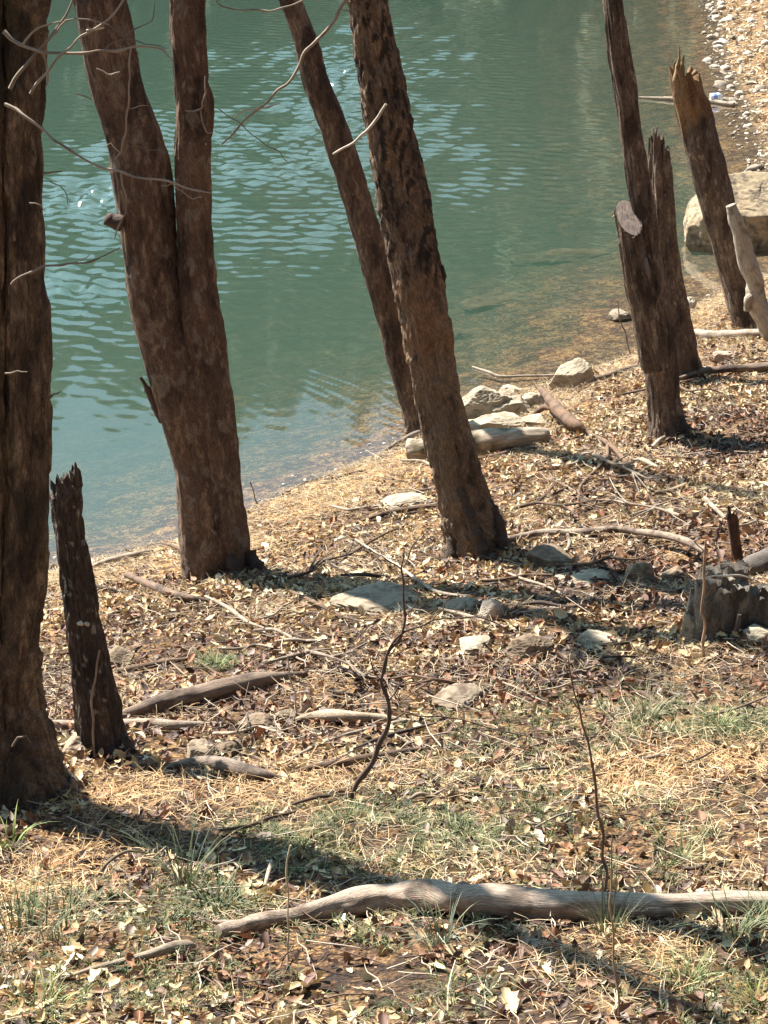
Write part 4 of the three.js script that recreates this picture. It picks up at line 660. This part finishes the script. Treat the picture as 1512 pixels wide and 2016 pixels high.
sapling('dry_stem', 'pale dry stem rising from the shadow, left of the foreground log', 'stem', [[568, 1890, 5], [569, 1830, 5], [568, 1760, 5], [566, 1690, 5], [572, 1664, 4]], [[[568, 1760, 4], [560, 1742, 4], [552, 1750, 3]]], [0.5, 0.45, 0.3]);
sapling('dry_stem', 'thin bare stem at the water edge left of the cut stub', 'stem', [[1242, 702, 4], [1234, 670, 4], [1224, 640, 3], [1218, 610, 3], [1214, 590, 2]], [[[1224, 640, 2], [1212, 650, 2], [1206, 660, 2]], [[1234, 672, 2], [1246, 650, 2], [1250, 632, 2]]], [0.2, 0.15, 0.12]);
sapling('dry_stem', 'short thin stem left of the dead stub', 'stem', [[106, 1418, 4], [112, 1370, 4], [120, 1320, 3], [124, 1290, 2]], [], [0.36, 0.24, 0.15]);
sapling('dry_stem', 'thin stem looped over the long grey log end', 'stem', [[576, 1432, 4], [584, 1400, 4], [582, 1366, 4], [570, 1330, 4], [566, 1290, 3]], [[[582, 1366, 4], [604, 1362, 4], [616, 1378, 3], [618, 1400, 3]]], [0.42, 0.36, 0.29]);
sapling('dry_stem', 'thin stem at the waterline right of the twin trunk', 'stem', [[506, 992, 4], [500, 970, 3], [492, 948, 3]], [], [0.2, 0.14, 0.11]);
sapling('dry_stem', 'dark short stem left of the shadow tip, lower left', 'stem', [[352, 1690, 5], [350, 1650, 4], [346, 1622, 3]], [], [0.1, 0.08, 0.05]);
sapling('dry_stem', 'brown forked stem beside the thick centre trunk foot', 'stem', [[994, 1052, 7], [996, 1030, 8], [986, 1006, 7], [974, 996, 5]], [], [0.44, 0.35, 0.28]);

// ---------------------------------------------------------------- grass tufts: one thing each
function blade(p, dir, len, w, droop, n = 5) {
  const pos = [], idx = [], side = V(-dir.z, 0, dir.x).normalize(); let q = p.clone(), d = V(dir.x * 0.35, 1, dir.z * 0.35).normalize();
  for (let i = 0; i <= n; i++) { const ww = w * (1 - i / n) * 0.5 + 0.0003; pos.push(q.x - side.x * ww, q.y, q.z - side.z * ww, q.x + side.x * ww, q.y, q.z + side.z * ww); q = q.clone().addScaledVector(d, len / n); d.addScaledVector(dir, droop / n).add(V(0, -droop * 0.9 / n, 0)).normalize(); if (i < n) { const a = i * 2; idx.push(a, a + 1, a + 2, a + 1, a + 3, a + 2); } }
  const g = new THREE.BufferGeometry(); g.setAttribute('position', new THREE.Float32BufferAttribute(pos, 3)); g.setIndex(idx); g.computeVertexNormals(); return g;
}
function tint(g, c) { const n = g.attributes.position.count, a = new Float32Array(n * 3); for (let i = 0; i < n; i++) { a[i * 3] = c[0]; a[i * 3 + 1] = c[1]; a[i * 3 + 2] = c[2]; } g.setAttribute('color', new THREE.BufferAttribute(a, 3)); return g; }
const bladeMat = new THREE.MeshPhysicalMaterial({ vertexColors: true, roughness: 0.75, side: THREE.DoubleSide, transmission: 0.25, thickness: 0 });
function tuft(px, py, h, label, o = {}) {
  const { n = 58, tone = [0.1, 0.15, 0.07], tone2 = [0.2, 0.2, 0.09], spread = 0.05, lean = [0, 0], droop = 1.1, w = 0.0065, name = 'grass_tuft' } = o, p = spot(px, py), H = metres(h, p) * 1.2, list = [];
  for (let i = 0; i < n; i++) { const a = rr(0, 6.28), k = Math.sqrt(rnd()) * spread, q = V(Math.cos(a) * k, -0.01, Math.sin(a) * k), b = a + rr(-0.8, 0.8), d = V(Math.cos(b) + lean[0], 0, Math.sin(b) + lean[1]).normalize(); list.push(tint(blade(q, d, H * rr(0.55, 1.25), w * rr(0.6, 1.2), droop * rr(0.4, 1.3)), mixc(tone, tone2, rnd() ** 2))); }
  const m = mesh(numbered(name), mergeGeometries(list), bladeMat, scene); m.position.copy(p); return tag(m, label, 'grass', 'green grass tufts on the bank');
}
tuft(858, 1866, 110, 'blue-green grass tuft in front of the foreground log, left of middle', { lean: [-0.7, 0.2], tone: [0.15, 0.21, 0.15], w: 0.006 });
tuft(1196, 1842, 130, 'upright grass tuft in front of the foreground log, around the tan dry stem', { lean: [0, 0], droop: 0.6, tone2: [0.24, 0.2, 0.1] });
tuft(1448, 1850, 110, 'spreading grass tuft in front of the foreground log, near right edge', { spread: 0.08, droop: 1.6 });
tuft(1512, 1846, 100, 'grass tuft cut by the right edge in front of the foreground log', { spread: 0.07, droop: 1.6 });
tuft(370, 1752, 150, 'tall grass tuft in the left tree shadow', { n: 40, droop: 0.9 });
tuft(428, 1798, 90, 'spreading grass tuft just left of the foreground log tip', { droop: 1.7, spread: 0.07 });
tuft(40, 1850, 130, 'wide grass tuft at the left edge, lower corner', { n: 54, spread: 0.14 });
tuft(130, 1840, 120, 'grass tuft right of the lower left corner tuft', { n: 40, spread: 0.1, lean: [0.5, 0] });
tuft(20, 1668, 80, 'small leafy green tuft at the foot of the left tree', { tone: [0.2, 0.3, 0.07], tone2: [0.3, 0.34, 0.1], n: 26, w: 0.009 });
tuft(1410, 1438, 60, 'small green tuft on the right, below the old stump', { tone: [0.2, 0.25, 0.08], tone2: [0.36, 0.34, 0.15] });
tuft(1272, 1420, 66, 'faded green tuft left of the small tuft below the old stump', { tone: [0.17, 0.2, 0.1], tone2: [0.32, 0.28, 0.15] });
tuft(424, 1318, 40, 'tiny bright green tuft above the long grey log', { tone: [0.26, 0.36, 0.1], tone2: [0.4, 0.44, 0.18], n: 24 });
tuft(912, 1662, 60, 'short green tuft above the foreground log, centre', { tone: [0.14, 0.22, 0.07], spread: 0.1, n: 44 });
tuft(690, 1640, 56, 'short green tuft below the bent sapling foot', { tone: [0.17, 0.22, 0.09], spread: 0.12, n: 44 });
tuft(430, 1508, 36, 'tiny yellow-green tuft at the dead stub foot', { tone: [0.28, 0.28, 0.1], n: 18 });
tuft(1340, 1694, 70, 'pale green tuft above the foreground log, right', { tone: [0.2, 0.25, 0.1], tone2: [0.36, 0.36, 0.18], spread: 0.09, n: 44 });
tuft(80, 1990, 60, 'yellow-green tuft in the bottom left corner', { tone: [0.3, 0.34, 0.1], tone2: [0.4, 0.4, 0.18], spread: 0.1 });
tuft(1350, 1940, 70, 'small green tuft at the bottom, right of the tan dry stem', { tone: [0.18, 0.26, 0.08] });
tuft(1490, 1985, 60, 'yellow-green tuft in the bottom right corner', { tone: [0.26, 0.3, 0.08] });
tuft(880, 1935, 44, 'small bright green sprig below the foreground log', { tone: [0.2, 0.32, 0.08], n: 16 });
console.log('tufts ready');

// ---------------------------------------------------------------- leaf litter, dry grass, twigs, low greenery
const leafShapes = [];
for (let v = 0; v < 6; v++) {                     // lobed or plain blades, curled along and across, 0.1 m long
  const n = 9, pos = [], idx = [], curl = rr(-0.5, 0.9), roll = rr(0.6, 2.6), twist = rr(-0.6, 0.6), lob = v % 3 === 0 ? 0 : rr(0.25, 0.5), wid = v % 3 === 0 ? 0.2 : 0.27;
  for (let i = 0; i <= n; i++) {
    const t = i / n, x = t - 0.5, w = wid * Math.sin(Math.PI * Math.pow(t, 0.8)) * (1 - lob * (0.5 + 0.5 * Math.cos(t * 6.283 * 3.2 + v))) + 0.004, yc = curl * x * x, tw = twist * x;
    for (const s of [-1, -0.5, 0, 0.5, 1]) { const z = s * w * (1 + 0.12 * nz(t * 5, s * 3, v * 7)), y = yc + roll * z * z * 1.6 + tw * z + 0.02 * nz(t * 6, s * 4, v * 3) - (s === 0 ? 0.012 : 0); pos.push(x * 0.1, y * 0.1, z * 0.1); }
  }
  for (let i = 0; i < n; i++) for (let j = 0; j < 4; j++) { const a = i * 5 + j, b = a + 5; idx.push(a, a + 1, b, b, a + 1, b + 1); }
  const g = new THREE.BufferGeometry(); g.setAttribute('position', new THREE.Float32BufferAttribute(pos, 3)); g.setIndex(idx); g.computeVertexNormals(); leafShapes.push(g);
}
const LEAF = [[0.57, 0.465, 0.28], [0.52, 0.385, 0.2], [0.42, 0.27, 0.13], [0.27, 0.15, 0.085], [0.14, 0.07, 0.047], [0.29, 0.125, 0.06], [0.075, 0.044, 0.037], [0.66, 0.575, 0.41], [0.24, 0.185, 0.15]];
const LEAFW = [0.14, 0.19, 0.17, 0.14, 0.11, 0.09, 0.07, 0.05, 0.04];
const pick = () => { let r = rnd(), i = 0; while (i < LEAFW.length - 1 && (r -= LEAFW[i]) > 0) i++; return i; };
const leafMats = LEAF.map((c) => new THREE.MeshPhysicalMaterial({ color: new THREE.Color().setRGB(...c), roughness: 0.72, side: THREE.DoubleSide, transmission: 0.12, thickness: 0 }));
const white = new THREE.MeshPhysicalMaterial({ color: 0xffffff, roughness: 0.72, side: THREE.DoubleSide, transmission: 0.12, thickness: 0 });
const M4 = new THREE.Matrix4(), Q = new THREE.Quaternion(), EU = new THREE.Euler();
function scatter(n, fn) {                         // even in area over the part of the bank that can be seen, with a margin
  const out = []; let guard = 0;
  while (out.length < n && guard++ < n * 12) {
    const z = -rr(4.6, 34), half = 0.2 * -z + 1.4; if (rnd() > half / 8.2) continue;
    const x = rr(-half, half), s = shore(x, z); if (s < 0.04) continue;
    if (z < -24 && rnd() > 0.35) continue;
    const o = fn(x, z, s); if (o) out.push(o);
  }
  return out;
}
function stuff(name, label, category, geos, mats, items) {      // items: {m, c, v}
  const g = new THREE.Group(); g.name = name; tag(g, label, category, null, 'stuff'); scene.add(g);
  geos.forEach((geo, v) => {
    const mine = items.filter((i) => i.v === v); if (!mine.length) return;
    const im = new THREE.InstancedMesh(geo, mats, mine.length); im.name = name + '_piece'; im.userData.kind = 'stuff'; im.castShadow = im.receiveShadow = true;
    mine.forEach((it, k) => { im.setMatrixAt(k, it.m); im.setColorAt(k, new THREE.Color().setRGB(...it.c)); }); g.add(im);
  });
  return g;
}
const camInv = camera.matrixWorldInverse.copy(camera.matrixWorld).invert();
const toPhoto = (p) => { const q = p.clone().applyMatrix4(camInv); return [PW / 2 + q.x / -q.z * FOC, PH / 2 - q.y / -q.z * FOC, -q.z]; };
// where greenery and orange straw grow, as patches on the bank: photo centre, half size in metres, strength
const patch = (list) => list.map(([px, py, rad, k]) => { const p = spot(px, py); return [p.x, p.z, rad, k]; });
const greens = patch([[560, 1650, 0.35, 1], [760, 1640, 0.5, 1], [930, 1640, 0.5, 0.9], [380, 1790, 0.4, 1], [60, 1830, 0.35, 1], [1380, 1430, 0.6, 0.7], [1270, 1420, 0.5, 0.6], [1100, 1560, 0.7, 0.5], [1340, 1680, 0.4, 0.8], [250, 1960, 0.4, 0.7], [700, 1860, 0.4, 0.5], [1440, 1960, 0.35, 0.7], [980, 1830, 0.4, 0.5], [850, 1960, 0.3, 0.4], [430, 1310, 0.15, 0.8], [1480, 1430, 0.3, 0.9], [860, 1520, 0.4, 0.5], [980, 1420, 0.5, 0.4]]);
const oranges = patch([[250, 1570, 0.45, 1], [150, 1700, 0.4, 1], [480, 1580, 0.5, 0.9], [620, 1540, 0.45, 0.8], [60, 1760, 0.4, 0.9], [1250, 1540, 0.5, 0.8], [1420, 1510, 0.4, 0.9], [780, 1530, 0.4, 0.7], [1280, 1900, 0.3, 0.8], [300, 1640, 0.4, 0.9], [200, 1400, 0.4, 0.3]]);
const darks = patch([[640, 1450, 0.45, 1], [600, 1330, 0.4, 0.7], [1150, 1180, 0.8, 1], [1330, 1190, 0.5, 1], [1040, 1320, 0.35, 0.9], [1460, 1570, 0.3, 1], [360, 1600, 0.25, 0.7], [1000, 1850, 0.4, 1], [600, 1880, 0.35, 1], [1300, 1650, 0.5, 0.8], [150, 1250, 0.4, 0.8], [1010, 1480, 0.3, 0.6], [1440, 880, 0.6, 0.5], [1250, 2000, 0.4, 0.8], [250, 1740, 0.25, 0.9]]);
const inPatch = (list, x, z) => { let m = 0; for (const [a, b, r, k] of list) { const d = ((x - a) ** 2 + (z - b) ** 2) / (r * r); if (d < 4) m = Math.max(m, k * Math.exp(-d)); } return m; };

const leaves = scatter(60000, (x, z, s) => {
  const dens = 0.62 + 1.1 * fbm(x * 0.9 + 5, 1, z * 0.9, 3) - 0.45 * inPatch(greens, x, z) - 0.3 * inPatch(oranges, x, z) - 0.35 * smooth(1.6, 0.3, s);
  if (rnd() > dens) return null;
  const y = ground(x, z), size = rnd() < 0.55 ? rr(0.2, 0.5) : rr(0.42, 0.9) * (rnd() < 0.08 ? 1.4 : 1), steep = rnd() < 0.45 ? 1.4 : 0.55;
  EU.set(rr(-steep, steep), rr(0, 6.28), rr(-steep, steep)); Q.setFromEuler(EU);
  const damp = fbm(x * 0.8 + 31, 6, z * 0.8, 3) + 0.5 * inPatch(darks, x, z); let k = pick(); if (rnd() < smooth(0.02, 0.3, damp)) k = [3, 4, 5, 6, 8, 4][Math.floor(rnd() * 6)]; else if (rnd() < smooth(-0.02, -0.25, damp) * 0.6) k = [0, 1, 7, 2][Math.floor(rnd() * 4)];
  const p = V(x, y + rr(0.004, 0.03), z), j = rr(0.75, 1.2);
  return { m: new THREE.Matrix4().compose(p, Q, V(size, size * rr(0.6, 1.5), size * rr(0.8, 1.15))), c: LEAF[k].map((c) => clamp(c * j, 0, 0.72)), v: Math.floor(rnd() * 6), k, p, size };
});
for (const t of scene.children.filter((o) => ['tree', 'snag', 'stump'].includes(o.userData.category))) for (let i = 0; i < 150; i++) {
  const a = rr(0, 6.28), d = rr(0.1, 0.45), x = t.position.x + Math.cos(a) * d, z = t.position.z + Math.sin(a) * d; if (shore(x, z) < 0.1) continue;
  const size = rr(0.3, 0.85), k = pick(), p = V(x, ground(x, z) + rr(0.01, 0.06) + Math.max(0, 0.28 - d) * rr(0, 0.25), z); EU.set(rr(-0.9, 0.9), rr(0, 6.28), rr(-0.9, 0.9)); Q.setFromEuler(EU);
  leaves.push({ m: new THREE.Matrix4().compose(p, Q, V(size, size, size)), c: LEAF[k], v: Math.floor(rnd() * 6), k, p, size });
}
{ // the 300 largest in the photograph are single leaves of the ground
  const seen = leaves.map((l) => { const [px, py, d] = toPhoto(l.p); return { l, in: px > 8 && px < PW - 8 && py > 0 && py < PH - 4, a: l.size / d }; }).filter((q) => q.in).sort((a, b) => b.a - a.a).slice(0, 300).map((q) => q.l);
  const single = new Set(seen);
  for (const l of seen) { const m = mesh('leaf', leafShapes[l.v], leafMats[l.k], groundThing); l.m.decompose(m.position, m.quaternion, m.scale); }
  for (let k = 0; k < 40000 && k >= 0; k++) { const z = -rr(26, 54), x = rr(5, 0.2 * -z + 1.6), s = shore(x, z); if (s < 0.02 || rnd() > 0.07) continue; const size = rr(0.7, 1.9), kk = pick(); EU.set(rr(-0.9, 0.9), rr(0, 6.28), rr(-0.9, 0.9)); Q.setFromEuler(EU); leaves.push({ m: new THREE.Matrix4().compose(V(x, ground(x, z) + rr(0.01, 0.05), z), Q, V(size, size, size)), c: mixc(LEAF[kk], LEAF[7], 0.45), v: Math.floor(rnd() * 6), k: kk, p: V(x, 0, z), size }); }
  stuff('leaf_litter', 'curled tan and brown dead leaves covering the bank', 'leaves', leafShapes, white, leaves.filter((l) => !single.has(l)));
}
console.log('leaves', leaves.length);
const strawShapes = [0, 1, 2].map((v) => { // lying stalks 0.1 m long
  const pos = [], idx = [], n = 4, b = [0.1, 0.28, -0.16][v]; for (let i = 0; i <= n; i++) { const t = i / n - 0.5, w = 0.0009 * (1.2 - i / n), x = t * 0.1, z = b * t * t * 0.1, y = [0.006, 0.014, 0.01][v] * (1 - 4 * t * t); pos.push(x, y, z - w, x, y + 0.0008, z + w); if (i < n) { const a = i * 2; idx.push(a, a + 1, a + 2, a + 1, a + 3, a + 2); } }
  const g = new THREE.BufferGeometry(); g.setAttribute('position', new THREE.Float32BufferAttribute(pos, 3)); g.setIndex(idx); g.computeVertexNormals(); return g;
});
const straw = scatter(110000, (x, z, s) => {
  const o = inPatch(oranges, x, z), near = smooth(1.8, 0.2, s);
  if (rnd() > 0.07 + 0.9 * fbm(x * 1.3, 12, z * 1.3, 3) + 0.8 * o + 0.6 * near) return null;
  EU.set(rr(-0.35, 0.35), rr(0, 6.28), rr(-0.5, 0.5) + (rnd() < 0.12 ? rr(-1, 1) : 0)); Q.setFromEuler(EU); const l = rr(0.5, 2.1);
  const c = rnd() < o ? mixc([0.5, 0.29, 0.13], [0.62, 0.42, 0.22], rnd()) : (rnd() < 0.25 ? mixc([0.3, 0.24, 0.17], [0.2, 0.14, 0.09], rnd()) : mixc([0.64, 0.52, 0.33], [0.42, 0.3, 0.17], rnd()));
  return { m: new THREE.Matrix4().compose(V(x, ground(x, z) + rr(0.002, 0.03), z), Q, V(l, rr(0.6, 1.6), rr(0.8, 1.8))), c, v: Math.floor(rnd() * 3) };
});
stuff('dry_grass', 'matted dry tan grass and straw over the bank', 'grass', strawShapes, new THREE.MeshStandardMaterial({ roughness: 0.8, side: THREE.DoubleSide }), straw);
const twigGeo = tube([{ p: V(-0.05, 0, 0), r: 0.0012 }, { p: V(-0.015, 0.003, 0.004), r: 0.0016 }, { p: V(0.02, 0.001, -0.003), r: 0.0013 }, { p: V(0.05, 0.004, 0.002), r: 0.0006 }], { seg: 5, step: 0.02, color: () => [1, 1, 1] });
stuff('twig_litter', 'short broken twigs scattered among the leaves', 'twigs', [twigGeo], new THREE.MeshStandardMaterial({ roughness: 0.85 }), scatter(9500, (x, z) => {
  EU.set(0, rr(0, 6.28), rr(-0.22, 0.22)); Q.setFromEuler(EU); const l = rr(0.5, 2.2) * (rnd() < 0.15 ? 2.4 : 1), w = rr(0.8, 2.4);
  return { m: new THREE.Matrix4().compose(V(x, ground(x, z) + rr(0.008, 0.035), z), Q, V(l, w, w)), c: rnd() < 0.45 ? mixc([0.5, 0.43, 0.34], [0.36, 0.28, 0.21], rnd()) : mixc([0.2, 0.13, 0.09], [0.09, 0.06, 0.05], rnd()), v: 0 };
}));
const sprig = (() => { const list = []; for (let i = 0; i < 7; i++) { const a = rr(0, 6.28); list.push(blade(V(Math.cos(a) * 0.006, 0, Math.sin(a) * 0.006), V(Math.cos(a), 0, Math.sin(a)), rr(0.03, 0.06), rr(0.003, 0.007), 1.5, 3)); } return mergeGeometries(list); })();
const sprigs = [];
for (const [cx, cz, rad, k] of greens) for (let i = 0; i < 620 * k * (rad + 0.3); i++) {
  const a = rr(0, 6.28), d = rad * 1.25 * Math.sqrt(-Math.log(1 - rnd() * 0.98)) * 0.7, x = cx + Math.cos(a) * d, z = cz + Math.sin(a) * d; if (shore(x, z) < 0.3 || fbm(x * 2.5, 17, z * 2.5, 3) < -0.12 + 0.1 * rnd()) continue;
  EU.set(rr(-0.3, 0.3), rr(0, 6.28), rr(-0.3, 0.3)); Q.setFromEuler(EU); const q = rr(0.4, 1.4);
  sprigs.push({ m: new THREE.Matrix4().compose(V(x, ground(x, z) + rr(0.004, 0.02), z), Q, V(q, q * rr(0.5, 1.2), q)), c: mixc([0.06, 0.085, 0.026], [0.2, 0.2, 0.065], rnd() ** 1.4), v: 0 });
}
stuff('low_green_plants', 'short green grass and moss sprouting through the litter', 'grass', [sprig], new THREE.MeshPhysicalMaterial({ roughness: 0.8, side: THREE.DoubleSide, transmission: 0.25, thickness: 0 }), sprigs);
console.log('straw', straw.length, 'sprigs', sprigs.length);
{ // pebbles along the water and on the far right bank
  const pebble = (() => { const g = mergeVertices(new THREE.IcosahedronGeometry(1, 2).deleteAttribute('uv').deleteAttribute('normal'), 1e-4), P = g.attributes.position; for (let i = 0; i < P.count; i++) { const x = P.getX(i), y = P.getY(i), z = P.getZ(i), f = Math.min(1 + 0.5 * nz(x * 1.4, y * 1.4, z * 1.4), 0.85 / Math.max(0.3, Math.abs(x * 0.7 + y * 0.5 + z * 0.4)), 0.8 / Math.max(0.3, Math.abs(x * 0.6 - z * 0.75))); P.setXYZ(i, x * f, y * f * 0.5, z * f * 0.8); } g.computeVertexNormals(); return g; })();
  const items = [];
  for (let k = 0; k < 60000 && items.length < 4200; k++) { const far = rnd() < 0.45, z = far ? -rr(25, 52) : -rr(12, 26), half = 0.2 * -z + 1, x = far ? rr(4, half + 1) : rr(-half, half), s = shore(x, z); if (s < -0.35 || s > (far ? 3.2 : 0.5) || rnd() > (far ? 0.9 : Math.exp(-Math.abs(s) * 6) * 0.6)) continue;
    const r = far ? rr(0.012, 0.04) * (rnd() < 0.08 ? 3 : 1) : rr(0.006, 0.022), t = rnd(); EU.set(rr(-0.4, 0.4), rr(0, 6.28), rr(-0.4, 0.4)); Q.setFromEuler(EU);
    items.push({ m: new THREE.Matrix4().compose(V(x, ground(x, z) + r * 0.2, z), Q, V(r * rr(0.8, 1.5), r, r)), c: mixc([0.6, 0.53, 0.43], [0.24, 0.2, 0.155], t), v: 0 }); }
  stuff('shore_gravel', 'pale gravel and pebbles along the waterline', 'gravel', [pebble], new THREE.MeshStandardMaterial({ roughness: 0.9 }), items);
}
{ // wooded hillside across the lake: outside the frame, mirrored in the water
  const fir = (() => { const list = [], c = [0.035, 0.055, 0.03]; list.push(tint(new THREE.CylinderGeometry(0.05, 0.22, 3, 6).translate(0, 1.5, 0).deleteAttribute('uv'), [0.06, 0.045, 0.035]));
    for (let i = 0; i < 150; i++) { const h = rr(1.4, 11), rad = (11.5 - h) * 0.26 * Math.sqrt(rnd()) + 0.15, a = rr(0, 6.28), g = new THREE.ConeGeometry(rr(0.35, 0.7), rr(0.5, 0.9), 5); g.rotateZ(rr(-0.6, 0.6)); g.translate(Math.cos(a) * rad, h, Math.sin(a) * rad); g.deleteAttribute('uv'); list.push(tint(g, mixc(c, [0.07, 0.095, 0.04], rnd()))); } return mergeGeometries(list); })();
  const items = []; for (let k = 0; k < 9000 && items.length < 1500; k++) { const x = rr(-130, 110), z = rr(-165, -66), s = shore(x, z); if (s < 3 || z > -74) continue; const h = rr(0.6, 1.05); items.push({ m: new THREE.Matrix4().compose(V(x, ground(x, z) - 0.6, z), Q.setFromEuler(EU.set(0, rr(0, 6.28), 0)), V(h, h, h)), c: [1, 1, 1].map(() => rr(0.75, 1.15)), v: 0 }); }
  stuff('far_wood', 'dark evergreen wood on the hillside across the lake', 'trees', [fir], new THREE.MeshStandardMaterial({ vertexColors: true, roughness: 0.9 }), items);
}
console.log('done');
renderer.render(scene, camera);
